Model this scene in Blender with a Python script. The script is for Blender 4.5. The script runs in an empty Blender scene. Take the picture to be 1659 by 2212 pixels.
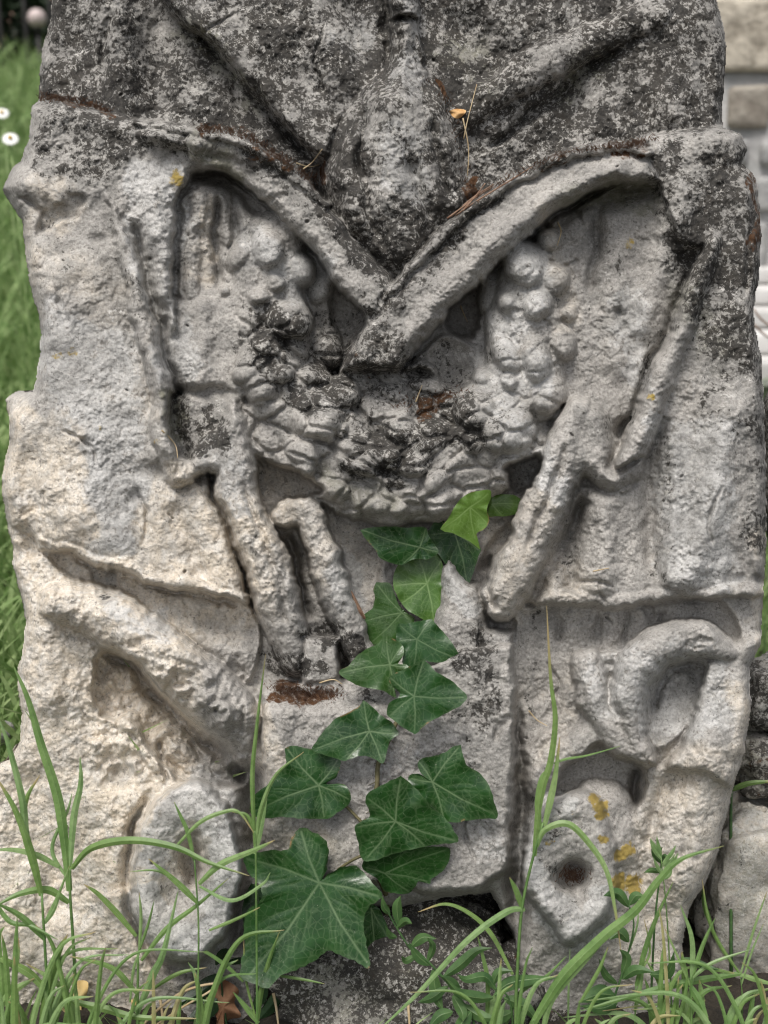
import bpy, bmesh, math, random
import numpy as np
from mathutils import Vector, noise as mnoise

SC = bpy.context.scene
COL = SC.collection
R = math.radians
rng = np.random.default_rng(7)
random.seed(7)

# ------------------------------------------------------------------ camera
PITCH = R(16); DIST = 0.8; F = 2400.0; S = 1/3000.0
CX, CY = 829.5, 1106.0
FWD = np.array((0, math.cos(PITCH), -math.sin(PITCH)))
UP = np.array((0, math.sin(PITCH), math.cos(PITCH)))
RT = np.array((1.0, 0, 0))
CAM = np.array((0, -DIST*math.cos(PITCH), DIST*math.sin(PITCH)+0.348*math.cos(PITCH)))
cd = bpy.data.cameras.new('camera'); cam = bpy.data.objects.new('camera', cd); COL.objects.link(cam)
cam.location = CAM; cam.rotation_euler = (R(90)-PITCH, 0, 0)
cd.sensor_fit = 'VERTICAL'; cd.sensor_height = 36; cd.lens = 36*F/2212
cd.clip_start = 0.02; cd.clip_end = 500
cd.dof.use_dof = True; cd.dof.focus_distance = DIST-0.02; cd.dof.aperture_fstop = 6.5
SC.camera = cam

# ------------------------------------------------------------------ world and sun (soft overcast daylight)
SUN_EL, SUN_AZ = R(64), R(207)          # azimuth: direction the light comes from, clockwise from +Y
w = bpy.data.worlds.new('World'); SC.world = w; w.use_nodes = True
nt = w.node_tree; nt.nodes.clear()
sky = nt.nodes.new('ShaderNodeTexSky'); sky.sky_type = 'NISHITA'; sky.sun_disc = False
sky.sun_elevation = SUN_EL; sky.sun_rotation = SUN_AZ; sky.dust_density = 4.0; sky.air_density = 1.0; sky.ozone_density = 0.6
hs = nt.nodes.new('ShaderNodeHueSaturation'); hs.inputs['Saturation'].default_value = 0.35
bg = nt.nodes.new('ShaderNodeBackground'); bg.inputs['Strength'].default_value = 0.078
ow = nt.nodes.new('ShaderNodeOutputWorld')
nt.links.new(sky.outputs[0], hs.inputs['Color']); nt.links.new(hs.outputs[0], bg.inputs[0]); nt.links.new(bg.outputs[0], ow.inputs[0])
sl = bpy.data.lights.new('sun', 'SUN'); sl.energy = 1.5; sl.angle = R(22); sl.color = (1, 0.955, 0.9)
so = bpy.data.objects.new('sun', sl); COL.objects.link(so)
sd = Vector((math.sin(SUN_AZ)*math.cos(SUN_EL), math.cos(SUN_AZ)*math.cos(SUN_EL), math.sin(SUN_EL)))
so.rotation_euler = sd.to_track_quat('Z', 'Y').to_euler(); so.location = sd*5
SC.view_settings.view_transform = 'Standard'; SC.view_settings.look = 'None'
SC.cycles.use_denoising = True; SC.cycles.denoiser = 'OPENIMAGEDENOISE'; SC.cycles.denoising_input_passes = 'RGB_ALBEDO_NORMAL'; SC.cycles.denoising_prefilter = 'ACCURATE'; SC.cycles.filter_width = 1.15
SC.view_settings.exposure = 0.85; SC.view_settings.gamma = 1

# ------------------------------------------------------------------ helpers
def at(px, py, h=0.0):
    """point h (in 1/3000 m) in front of the stone's reference plane that stands at picture position px, py"""
    px = np.asarray(px, float); py = np.asarray(py, float); h = np.asarray(h, float)
    d = DIST - h*S
    return (CAM + d[..., None]*FWD + ((px-CX)/F*d)[..., None]*RT + ((CY-py)/F*d)[..., None]*UP)

def pt(px, py, h=0.0):
    return Vector(at(np.array([px]), np.array([py]), np.array([h]))[0])

def far(px, py, dist):
    """point at horizontal distance dist from the camera"""
    v = FWD + (px-CX)/F*RT + (CY-py)/F*UP
    return Vector(CAM + v*(dist/v[1]))

def mesh_obj(name, verts, faces, mat, parent=None, attrs=None, smooth=True):
    me = bpy.data.meshes.new(name)
    verts = np.asarray(verts, np.float32).reshape(-1, 3)
    if isinstance(faces, np.ndarray):
        k = faces.shape[1]; nf = len(faces)
        me.vertices.add(len(verts)); me.vertices.foreach_set('co', verts.ravel())
        me.loops.add(nf*k); me.loops.foreach_set('vertex_index', faces.astype(np.int32).ravel())
        me.polygons.add(nf); me.polygons.foreach_set('loop_start', (np.arange(nf)*k).astype(np.int32))
        me.update(calc_edges=True); me.validate()
    else:
        me.from_pydata([tuple(v) for v in verts], [], faces); me.update()
    me.polygons.foreach_set('use_smooth', [smooth]*len(me.polygons))
    for an, arr in (attrs or {}).items():
        a = me.attributes.new(an, 'FLOAT_COLOR', 'POINT')
        arr = np.asarray(arr, np.float32)
        if arr.shape[1] == 3: arr = np.hstack([arr, np.ones((len(arr), 1), np.float32)])
        a.data.foreach_set('color', arr.ravel())
    if isinstance(mat, (list, tuple)):
        for m in mat: me.materials.append(m)
    elif mat: me.materials.append(mat)
    o = bpy.data.objects.new(name, me); COL.objects.link(o)
    if parent: o.parent = parent
    return o

def tag(o, label=None, cat=None, group=None, kind=None):
    if label: o['label'] = label
    if cat: o['category'] = cat
    if group: o['group'] = group
    if kind: o['kind'] = kind
    return o

def empty(name, label, cat, group=None, loc=(0, 0, 0)):
    o = bpy.data.objects.new(name, None); COL.objects.link(o); o.empty_display_size = 0.05
    o.location = loc
    return tag(o, label, cat, group)

def child(name, root, verts, faces, mat, attrs=None, smooth=True):
    """part whose vertices are given in world space; its thing sits at root.location without rotation"""
    lx = root
    off = np.zeros(3)
    while lx is not None:
        off = off + np.array(lx.location); lx = lx.parent
    return mesh_obj(name, np.asarray(verts, float).reshape(-1, 3)-off, faces, mat, root, attrs, smooth)

def catmull(pts, n=10):
    p = np.asarray(pts, float)
    if len(p) < 3:
        t = np.linspace(0, 1, n*max(1, len(p)-1)+1)[:, None]
        return p[0]+(p[-1]-p[0])*t
    q = np.vstack([2*p[0]-p[1], p, 2*p[-1]-p[-2]])
    out = []
    for i in range(1, len(q)-2):
        a, b, c, d = q[i-1], q[i], q[i+1], q[i+2]
        for t in np.linspace(0, 1, n, endpoint=False):
            out.append(0.5*((2*b)+(-a+c)*t+(2*a-5*b+4*c-d)*t*t+(-a+3*b-3*c+d)*t**3))
    out.append(p[-1])
    return np.array(out)

# ------------------------------------------------------------------ materials
def new_mat(name):
    m = bpy.data.materials.new(name); m.use_nodes = True
    t = m.node_tree; t.nodes.clear()
    o = t.nodes.new('ShaderNodeOutputMaterial'); b = t.nodes.new('ShaderNodeBsdfPrincipled')
    t.links.new(b.outputs[0], o.inputs[0])
    return m, t, b

class NB:
    def __init__(self, t): self.t = t
    def n(self, typ, **kw):
        x = self.t.nodes.new(typ)
        for k, v in kw.items(): setattr(x, k, v)
        return x
    def lk(self, a, b): self.t.links.new(a, b)
    def noise(self, vec, scale, detail=4, rough=0.6, dist=0.0):
        x = self.n('ShaderNodeTexNoise'); x.inputs['Scale'].default_value = scale; x.inputs['Detail'].default_value = detail
        x.inputs['Roughness'].default_value = rough; x.inputs['Distortion'].default_value = dist
        self.lk(vec, x.inputs['Vector']); return x.outputs['Fac']
    def val(self, v, sock):
        if isinstance(v, (int, float)): sock.default_value = v
        else: self.lk(v, sock)
    def math(self, op, a, b=0.0, c=0.0, clamp=False):
        x = self.n('ShaderNodeMath', operation=op, use_clamp=clamp)
        self.val(a, x.inputs[0]); self.val(b, x.inputs[1])
        if op in ('MULTIPLY_ADD',): self.val(c, x.inputs[2])
        return x.outputs[0]
    def ss(self, v, lo, hi):
        x = self.n('ShaderNodeMapRange', interpolation_type='SMOOTHSTEP')
        self.val(v, x.inputs['Value']); self.val(lo, x.inputs['From Min']); self.val(hi, x.inputs['From Max'])
        return x.outputs['Result']
    def mix(self, f, a, b):
        x = self.n('ShaderNodeMix', data_type='RGBA'); self.val(f, x.inputs[0])
        for v, s in ((a, x.inputs[6]), (b, x.inputs[7])):
            if isinstance(v, tuple): s.default_value = (*v, 1)
            else: self.lk(v, s)
        return x.outputs[2]
    def bump(self, h, strength, dist, nrm=None):
        x = self.n('ShaderNodeBump'); x.inputs['Strength'].default_value = strength; x.inputs['Distance'].default_value = dist
        self.lk(h, x.inputs['Height'])
        if nrm: self.lk(nrm, x.inputs['Normal'])
        return x.outputs[0]

def stone_material():
    m, t, b = new_mat('weathered_limestone'); g = NB(t)
    geo = g.n('ShaderNodeNewGeometry'); P = geo.outputs['Position']
    a1 = g.n('ShaderNodeAttribute', attribute_name='growth'); s1 = g.n('ShaderNodeSeparateColor'); g.lk(a1.outputs['Color'], s1.inputs[0])
    a2 = g.n('ShaderNodeAttribute', attribute_name='tint'); s2 = g.n('ShaderNodeSeparateColor'); g.lk(a2.outputs['Color'], s2.inputs[0])
    D, W, L = s1.outputs; Y, B, G = s2.outputs
    nl = g.noise(P, 14, 5, 0.6); nm = g.noise(P, 60, 6, 0.65); nf = g.noise(P, 230, 5, 0.7); nx = g.noise(P, 520, 4, 0.75)
    nm2 = g.noise(P, 95, 5, 0.7, 0.6)
    # bare stone, grey to warm
    c = g.mix(g.ss(nl, 0.3, 0.7), (0.345, 0.327, 0.303), (0.475, 0.452, 0.418))
    wf = g.math('ADD', g.math('MULTIPLY', W, 1.4), g.math('MULTIPLY', g.math('SUBTRACT', nm, 0.5), 0.9), clamp=True)
    wf = g.math('MULTIPLY', wf, g.ss(W, 0.02, 0.25))
    cream = g.mix(g.ss(nm2, 0.35, 0.7), (0.70, 0.61, 0.49), (0.79, 0.745, 0.675))
    c = g.mix(wf, c, cream)
    # pale crust
    lf = g.ss(g.math('ADD', g.math('MULTIPLY', L, 0.55), g.math('MULTIPLY', g.math('ADD', nm, nf), 0.5)), 0.62, 0.80)
    c = g.mix(g.math('MULTIPLY', lf, 0.8), c, g.mix(nf, (0.47, 0.465, 0.45), (0.67, 0.665, 0.65)))
    # fine grain: darker pits and brighter grains
    grain = g.ss(nx, 0.38, 0.62)
    c = g.mix(0.40, c, g.mix(grain, g.mix(0.62, c, (0.05, 0.047, 0.042)), g.mix(0.35, c, (0.8, 0.78, 0.74))))
    pits = g.math('SUBTRACT', 1.0, g.ss(g.math('ADD', nf, g.math('MULTIPLY', nm, 0.3)), 0.50, 0.58))
    c = g.mix(g.math('MULTIPLY', pits, 0.5), c, (0.10, 0.092, 0.08))
    # weathered smears and pepper dots all over
    sm = g.noise(P, 19, 7, 0.72, 0.6)
    c = g.mix(g.math('MULTIPLY', g.ss(sm, 0.50, 0.66), 0.40), c, (0.20, 0.195, 0.185))
    pp = g.ss(g.math('ADD', g.noise(P, 400, 4, 0.7), g.math('MULTIPLY', g.math('SUBTRACT', nm, 0.5), 0.35)), 0.60, 0.66)
    c = g.mix(g.math('MULTIPLY', pp, 0.60), c, (0.075, 0.070, 0.062))
    # grey film
    film = g.math('MULTIPLY', g.ss(g.math('ADD', g.noise(P, 26, 6, 0.7, 0.3), g.math('MULTIPLY', D, 0.30)), 0.50, 0.72), g.ss(D, 0.04, 0.30))
    c = g.mix(g.math('MULTIPLY', film, 0.55), c, g.mix(nx, (0.11, 0.107, 0.098), (0.27, 0.265, 0.25)))
    # green film
    c = g.mix(g.math('MULTIPLY', G, g.ss(nm, 0.3, 0.6)), c, (0.135, 0.135, 0.075))
    # dark lichen crust, broken by paler flecks
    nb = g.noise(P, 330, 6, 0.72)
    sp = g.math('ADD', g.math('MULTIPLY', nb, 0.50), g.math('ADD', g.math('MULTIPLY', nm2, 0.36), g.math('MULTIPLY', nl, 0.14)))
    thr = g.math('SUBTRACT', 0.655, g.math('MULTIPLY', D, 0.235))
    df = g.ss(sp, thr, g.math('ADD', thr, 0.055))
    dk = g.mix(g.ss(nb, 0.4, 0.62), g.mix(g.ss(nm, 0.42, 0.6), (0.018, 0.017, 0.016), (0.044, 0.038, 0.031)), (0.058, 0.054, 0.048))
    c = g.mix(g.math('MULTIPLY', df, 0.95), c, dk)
    nw = g.noise(P, 250, 6, 0.78, 0.3)
    fl = g.math('MULTIPLY', g.ss(g.math('ADD', nw, g.math('MULTIPLY', g.math('SUBTRACT', nm, 0.5), 0.45)), 0.565, 0.60), g.ss(D, 0.15, 0.5))
    c = g.mix(g.math('MULTIPLY', fl, 0.85), c, g.mix(nx, (0.22, 0.21, 0.19), (0.62, 0.60, 0.56)))
    wb = g.ss(g.math('ADD', g.noise(P, 75, 7, 0.8, 0.0), g.math('MULTIPLY', g.math('SUBTRACT', nb, 0.5), 0.4)), 0.625, 0.66)
    c = g.mix(g.math('MULTIPLY', wb, g.math('MULTIPLY', g.ss(D, 0.12, 0.45), 0.9)), c, g.mix(nx, (0.40, 0.385, 0.36), (0.74, 0.72, 0.68)))
    # yellow lichen, red brown moss film
    yf = g.ss(g.math('ADD', Y, g.math('MULTIPLY', g.math('SUBTRACT', nf, 0.5), 2.2)), 0.30, 0.75)
    c = g.mix(g.math('MULTIPLY', yf, g.ss(Y, 0.05, 0.3)), c, g.mix(nx, (0.24, 0.17, 0.04), (0.47, 0.36, 0.12)))
    bf = g.ss(g.math('ADD', B, g.math('MULTIPLY', g.math('SUBTRACT', nf, 0.5), 1.4)), 0.35, 0.6)
    c = g.mix(g.math('MULTIPLY', bf, g.ss(B, 0.05, 0.3)), c, g.mix(nx, (0.035, 0.018, 0.010), (0.13, 0.065, 0.03)))
    g.lk(c, b.inputs['Base Color']); b.inputs['Roughness'].default_value = 0.92
    b.inputs['Specular IOR Level'].default_value = 0.25
    hgt = g.math('ADD', g.math('MULTIPLY', nf, 1.0), g.math('ADD', g.math('MULTIPLY', nx, 0.45), g.math('MULTIPLY', nm, 1.2)))
    g.lk(g.bump(hgt, 0.5, 0.0026), b.inputs['Normal'])
    return m

def leaf_material(name, dark, light, vein, rough=0.42):
    m, t, b = new_mat(name); g = NB(t)
    geo = g.n('ShaderNodeNewGeometry'); P = geo.outputs['Position']
    a = g.n('ShaderNodeAttribute', attribute_name='vein'); s = g.n('ShaderNodeSeparateColor'); g.lk(a.outputs['Color'], s.inputs[0])
    n1 = g.noise(P, 70, 4); n2 = g.noise(P, 420, 3, 0.6); n3 = g.noise(P, 900, 2)
    c = g.mix(g.ss(n1, 0.3, 0.7), dark, light)
    c = g.mix(g.math('MULTIPLY', n2, 0.35), c, light)
    c = g.mix(g.math('MULTIPLY', s.outputs[0], 0.75), c, vein)
    c = g.mix(g.math('MULTIPLY', g.ss(s.outputs[1], 0.88, 1.0), 0.15), c, vein)
    vo = g.n('ShaderNodeTexVoronoi', feature='DISTANCE_TO_EDGE'); vo.inputs['Scale'].default_value = 190; g.lk(P, vo.inputs['Vector'])
    net = g.math('SUBTRACT', 1.0, g.ss(vo.outputs['Distance'], 0.0, 0.09))
    c = g.mix(g.math('MULTIPLY', net, 0.20), c, vein)
    c = g.mix(g.math('MULTIPLY', g.ss(g.noise(P, 26, 3), 0.45, 0.65), 0.35), c, light)
    c = g.mix(s.outputs[2], c, (0.20, 0.32, 0.05))
    c = g.mix(g.math('MULTIPLY', g.ss(n3, 0.70, 0.76), 0.5), c, (0.45, 0.45, 0.38))
    br = g.math('MULTIPLY', g.ss(s.outputs[1], 0.93, 0.99), g.ss(g.noise(P, 55, 4, 0.6), 0.60, 0.66))
    c = g.mix(g.math('MULTIPLY', br, 0.85), c, (0.24, 0.15, 0.07))
    g.lk(c, b.inputs['Base Color'])
    g.lk(g.math('ADD', rough-0.26, g.math('MULTIPLY', n1, 0.30)), b.inputs['Roughness'])
    h = g.math('ADD', g.math('MULTIPLY', n2, 0.5), g.math('MULTIPLY', s.outputs[0], -0.35))
    g.lk(g.bump(h, 0.4, 0.0010), b.inputs['Normal'])
    b.inputs['Specular IOR Level'].default_value = 0.45
    return m

def simple_mat(name, c1, c2, scale=40, rough=0.8, bump=0.0, transl=0.0):
    m, t, b = new_mat(name); g = NB(t)
    geo = g.n('ShaderNodeNewGeometry'); P = geo.outputs['Position']
    n1 = g.noise(P, scale, 5, 0.65)
    g.lk(g.mix(g.ss(n1, 0.3, 0.7), c1, c2), b.inputs['Base Color']); b.inputs['Roughness'].default_value = rough
    if bump: g.lk(g.bump(n1, 0.8, bump), b.inputs['Normal'])
    if transl:
        b.inputs['Transmission Weight'].default_value = 0
        tr = g.n('ShaderNodeBsdfTranslucent'); g.lk(g.mix(n1, c1, c2), tr.inputs[0])
        mx = g.n('ShaderNodeMixShader'); mx.inputs[0].default_value = transl
        g.lk(b.outputs[0], mx.inputs[1]); g.lk(tr.outputs[0], mx.inputs[2])
        out = [x for x in t.nodes if x.type == 'OUTPUT_MATERIAL'][0]; g.lk(mx.outputs[0], out.inputs[0])
    return m

def blade_mat(name, c1, c2, scale=60):
    m, t, b = new_mat(name); g = NB(t)
    P = g.n('ShaderNodeNewGeometry').outputs['Position']
    a = g.n('ShaderNodeAttribute', attribute_name='rib'); s = g.n('ShaderNodeSeparateColor'); g.lk(a.outputs['Color'], s.inputs[0])
    n1 = g.noise(P, scale, 5, 0.65); n2 = g.noise(P, 260, 4, 0.7)
    c = g.mix(g.ss(n1, 0.3, 0.7), c1, c2)
    c = g.mix(g.math('MULTIPLY', s.outputs[2], 0.35), c, (0.25, 0.34, 0.085))
    c = g.mix(g.math('MULTIPLY', g.ss(s.outputs[0], 0.55, 1.0), 0.55), c, (0.36, 0.47, 0.22))
    c = g.mix(g.math('MULTIPLY', g.ss(n2, 0.5, 0.62), 0.25), c, (0.06, 0.11, 0.03))
    tip = g.ss(g.math('ADD', s.outputs[1], g.math('MULTIPLY', s.outputs[2], 0.22)), 0.97, 1.14)
    c = g.mix(tip, c, (0.42, 0.33, 0.16))
    g.lk(c, b.inputs['Base Color']); b.inputs['Roughness'].default_value = 0.45
    tr = g.n('ShaderNodeBsdfTranslucent'); g.lk(c, tr.inputs[0]); mxs = g.n('ShaderNodeMixShader'); mxs.inputs[0].default_value = 0.3
    g.lk(b.outputs[0], mxs.inputs[1]); g.lk(tr.outputs[0], mxs.inputs[2])
    out = [x for x in t.nodes if x.type == 'OUTPUT_MATERIAL'][0]; g.lk(mxs.outputs[0], out.inputs[0])
    return m

M_STONE = stone_material()
M_IVY = leaf_material('ivy_dark_leaf', (0.006, 0.030, 0.005), (0.016, 0.064, 0.011), (0.15, 0.22, 0.11))
M_IVY_Y = leaf_material('ivy_young_leaf', (0.026, 0.075, 0.013), (0.06, 0.135, 0.022), (0.20, 0.30, 0.12))
M_STEM = simple_mat('ivy_stem_bark', (0.08, 0.075, 0.03), (0.16, 0.14, 0.07), 200, 0.7)
M_BLADE = blade_mat('grass_blade_green', (0.105, 0.21, 0.055), (0.205, 0.335, 0.11), 45)
M_BLADE2 = blade_mat('grass_blade_pale', (0.165, 0.29, 0.10), (0.295, 0.43, 0.19), 45)
M_DRYB = simple_mat('drying_grass_blade', (0.30, 0.31, 0.11), (0.48, 0.42, 0.22), 40, 0.6, 0, 0.3)
M_LAWN = simple_mat('lawn_grass', (0.13, 0.25, 0.055), (0.46, 0.58, 0.27), 55, 0.6, 0, 0.35)
M_WEED = blade_mat('weed_leaf', (0.045, 0.11, 0.035), (0.10, 0.20, 0.065), 80)
M_STRAW = simple_mat('dry_straw', (0.42, 0.31, 0.17), (0.62, 0.5, 0.32), 90, 0.7)
M_RED = simple_mat('dry_needle', (0.16, 0.085, 0.05), (0.34, 0.22, 0.15), 120, 0.7)
M_MOSS = simple_mat('brown_moss', (0.10, 0.055, 0.035), (0.24, 0.15, 0.10), 300, 0.9)
M_SOIL = simple_mat('soil', (0.012, 0.010, 0.007), (0.045, 0.036, 0.025), 60, 0.95, 0.01)
M_DEAD = simple_mat('dead_leaf_brown', (0.20, 0.09, 0.045), (0.36, 0.2, 0.11), 60, 0.7, 0.002)
M_YEL = simple_mat('dry_leaf_yellow', (0.62, 0.42, 0.16), (0.75, 0.6, 0.3), 60, 0.7)
M_ORANGE = simple_mat('dry_scale_orange', (0.45, 0.22, 0.07), (0.7, 0.45, 0.2), 200, 0.7)

# ------------------------------------------------------------------ sculpting field
STEP = 2.0
GX = np.arange(-40, 1702, STEP); GY = np.arange(-160, 2262, STEP)
X0, Y0 = np.meshgrid(GX, GY)
NYG, NXG = X0.shape

def vnoise(X, Y, scale, seed):
    """gradient noise, about -0.5..0.5, its lattice turned by the seed"""
    r = np.random.default_rng(seed)
    th = r.random((256, 256)).astype(np.float32)*2*math.pi
    ga, gb = np.cos(th), np.sin(th)
    an = 0.35+seed*1.7; ca, sa = math.cos(an), math.sin(an)
    u = (X*ca+Y*sa)/scale+5000.37; v = (-X*sa+Y*ca)/scale+5000.71
    iu = np.floor(u).astype(np.int32); iv = np.floor(v).astype(np.int32)
    fu = (u-iu).astype(np.float32); fv = (v-iv).astype(np.float32)
    i0 = iu & 255; i1 = (iu+1) & 255; j0 = iv & 255; j1 = (iv+1) & 255
    n00 = ga[j0, i0]*fu+gb[j0, i0]*fv; n10 = ga[j0, i1]*(fu-1)+gb[j0, i1]*fv
    n01 = ga[j1, i0]*fu+gb[j1, i0]*(fv-1); n11 = ga[j1, i1]*(fu-1)+gb[j1, i1]*(fv-1)
    su = fu*fu*fu*(fu*(fu*6-15)+10); sv = fv*fv*fv*(fv*(fv*6-15)+10)
    a = n00+(n10-n00)*su; b = n01+(n11-n01)*su
    return (a+(b-a)*sv)*0.75

def fbm(X, Y, scale, seed, octv=3, gain=0.5):
    s = 0; a = 1.0
    for i in range(octv):
        s = s+a*vnoise(X+i*37.1, Y-i*51.3, scale/(2.03**i), seed+i); a *= gain
    return s

XW = X0+14*fbm(X0, Y0, 70, 11, 3)+5*vnoise(X0, Y0, 13, 15)
YW = Y0+14*fbm(X0, Y0, 70, 21, 3)+5*vnoise(X0, Y0, 13, 25)

def box(pts, m):
    p = np.asarray(pts, float)
    i0 = int(np.searchsorted(GX, p[:, 0].min()-m)); i1 = int(np.searchsorted(GX, p[:, 0].max()+m))
    j0 = int(np.searchsorted(GY, p[:, 1].min()-m)); j1 = int(np.searchsorted(GY, p[:, 1].max()+m))
    return slice(max(j0, 0), max(j1, 1)), slice(max(i0, 0), max(i1, 1))

def sdf_poly(pts, x, y):
    """positive inside"""
    p = np.asarray(pts, float); n = len(p)
    d2 = np.full(x.shape, 1e12); ins = np.zeros(x.shape, bool)
    for i in range(n):
        a = p[i]; b = p[(i+1) % n]; e = b-a
        wx = x-a[0]; wy = y-a[1]
        tt = np.clip((wx*e[0]+wy*e[1])/max(e@e, 1e-9), 0, 1)
        d2 = np.minimum(d2, (wx-e[0]*tt)**2+(wy-e[1]*tt)**2)
        c = ((a[1] <= y) & (b[1] > y)) | ((b[1] <= y) & (a[1] > y))
        if abs(e[1]) > 1e-9:
            ins ^= c & (x < a[0]+(y-a[1])*e[0]/e[1])
    d = np.sqrt(d2)
    return np.where(ins, d, -d)

def sst(v, a, b):
    t = np.clip((v-a)/(b-a), 0, 1); return t*t*(3-2*t)

RELIEF = 1.65
H = np.zeros(X0.shape); ID = np.zeros(X0.shape, np.int16)
PARTS = {}         # id -> (name, parent id or None)
def pid(name, parent=None):
    k = len(PARTS)+1; PARTS[k] = (name, parent); return k

def fill(pts, h, k, rnd=25, drop=25, soft=4, mode='over', plane=None, smooth=True):
    """raise or sink a panel bounded by the outline; h crest height, its border rounded over rnd by drop"""
    p = catmull(np.vstack([pts, pts[:1]]), 6)[:-1] if smooth else np.asarray(pts, float)
    s = box(p, 20); x, y = XW[s], YW[s]
    sd_ = sdf_poly(p, x, y)
    hh = h-drop*(1-np.clip(sd_/rnd, 0, 1))**2
    if plane is not None: hh = hh+plane[0]*(x-p[:, 0].mean())+plane[1]*(y-p[:, 1].mean())
    m = sst(sd_, -soft, soft)
    if mode == 'max': m = m*(hh > H[s])
    H[s] = H[s]*(1-m)+hh*m
    if k: ID[s] = np.where(m > 0.5, k, ID[s])

def stroke_field(pts, r, h, n=8, margin=None):
    p = np.asarray(pts, float); m = len(p)
    rr = np.broadcast_to(np.asarray(r, float), (m,)); hh = np.broadcast_to(np.asarray(h, float), (m,))
    q = catmull(np.column_stack([p, rr, hh]), n)
    s = box(q[:, :2], max(q[:, 2])*1.1+10 if margin is None else margin); x, y = XW[s], YW[s]
    best = np.full(x.shape, 1e9); bh = np.zeros(x.shape); side = np.zeros(x.shape); bt = np.zeros(x.shape)
    for i in range(len(q)-1):
        a = q[i]; b = q[i+1]; ex, ey = b[0]-a[0], b[1]-a[1]; L2 = max(ex*ex+ey*ey, 1e-9)
        wx = x-a[0]; wy = y-a[1]
        tt = np.clip((wx*ex+wy*ey)/L2, 0, 1)
        d = np.hypot(wx-ex*tt, wy-ey*tt)/(a[2]+(b[2]-a[2])*tt)
        c = d < best
        best = np.where(c, d, best); bh = np.where(c, a[3]+(b[3]-a[3])*tt, bh)
        side = np.where(c, np.sign(ex*wy-ey*wx), side); bt = np.where(c, (i+tt)/(len(q)-1), bt)
    return s, best, bh, side, bt

def ridge(pts, r, h, k, drop=40, mode='max', lean=0.0, power=2.0):
    """rounded bar: crest height h, falling by drop at its border; lean shifts the crest to one side"""
    s, e, hh, side, bt = stroke_field(pts, r, h)
    es = np.clip(e, 0, 1); prof = 1-np.sqrt(np.clip(1-es**power, 0, 1))
    v = hh-drop*prof+lean*side*es
    m = (e < 1)
    if mode == 'max': m = m & (v > H[s])
    H[s] = np.where(m, v, H[s])
    if k: ID[s] = np.where(m, k, ID[s])

def groove(pts, r, depth, soft=True):
    s, e, hh, side, bt = stroke_field(pts, r, depth)
    H[s] -= hh*np.exp(-(e*1.4)**2)*(e < 2.0)*(np.clip(bt/0.14, 0.0, 1)*np.clip((1-bt)/0.14, 0.0, 1))**0.7

def swell(pts, r, amt):
    """broad gentle rise (or hollow) that keeps the part it lies on"""
    s, e, hh, side, bt = stroke_field(pts, r, amt, margin=np.max(r)*2.2)
    H[s] += hh*np.exp(-(e*1.3)**2)

def dome(cx, cy, rx, ry, base, top, k, ang=0.0, tx=0.0, ty=0.0):
    s = box([(cx-max(rx, ry), cy-max(rx, ry)), (cx+max(rx, ry), cy+max(rx, ry))], 8)
    x, y = 0.5*(XW[s]+X0[s])-cx, 0.5*(YW[s]+Y0[s])-cy; ca, sa = math.cos(ang), math.sin(ang)
    e = np.hypot((x*ca+y*sa)/rx, (-x*sa+y*ca)/ry)
    v = base+(top-base)*np.clip(1-e**2.6, 0, 1)**0.5+tx*x+ty*y
    m = (e < 1) & (v > H[s])
    H[s] = np.where(m, v, H[s])
    if k: ID[s] = np.where(m, k, ID[s])

# --- silhouettes
UPPER = [(128, -200), (112, 0), (102, 60), (88, 120), (83, 200), (80, 330), (500, 420), (640, 640), (780, 860), (860, 860), (1000, 640), (1200, 420), (1500, 420), (1570, 330), (1560, 250), (1566, 160), (1570, 100), (1562, 50), (1550, 0), (1530, -200)]
BODY = [(85, 213), (68, 228), (60, 300), (45, 345), (18, 372), (5, 408), (20, 440), (46, 476), (52, 540), (66, 620), (84, 690), (88, 725), (80, 790), (72, 843),
        (30, 845), (8, 862), (18, 905), (20, 950), (6, 1010), (2, 1060), (14, 1130), (25, 1180), (28, 1230), (45, 1290), (54, 1340), (50, 1400), (38, 1440), (36, 1490), (46, 1540), (44, 1600),
        (20, 1640), (-30, 1660), (-30, 2240), (560, 2240), (580, 2060), (600, 1960), (870, 1960), (960, 1940), (1060, 1930), (1110, 2020), (1140, 2240), (1480, 2240), (1475, 2040), (1492, 1960), (1522, 1915), (1550, 1850), (1566, 1780), (1586, 1700), (1611, 1620), (1623, 1530), (1620, 1440), (1645, 1390), (1650, 1290),
        (1656, 1180), (1656, 1000), (1651, 870), (1646, 770), (1630, 700), (1631, 650), (1641, 600), (1646, 500), (1640, 410), (1626, 370), (1604, 350), (1616, 320), (1600, 288), (1560, 272), (1480, 284), (1400, 296), (1320, 318), (1200, 345),
        (1090, 400), (960, 500), (870, 600), (800, 690), (740, 600), (650, 470), (560, 360), (480, 300), (430, 280), (340, 268), (235, 250), (150, 224)]
xw2 = X0+5*fbm(X0, Y0, 30, 31, 3); yw2 = Y0+5*fbm(X0, Y0, 30, 41, 3)
sdU = sdf_poly(UPPER, xw2, yw2); sdB = sdf_poly(BODY, xw2, yw2)
SIL = np.maximum(sdU, sdB)

K_SLAB = pid('upper_slab'); ID[:] = K_SLAB
H[:] = -10
# --- upper slab: cloth bunches left and right of a hanging bud
swell([(240, -60), (250, 120), (260, 250)], [60, 60, 60], 26)
groove([(235, -100), (232, 60), (215, 170)], [16, 14, 10], 14)
swell([(330, 60), (340, 230)], [45, 55], -16)
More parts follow.
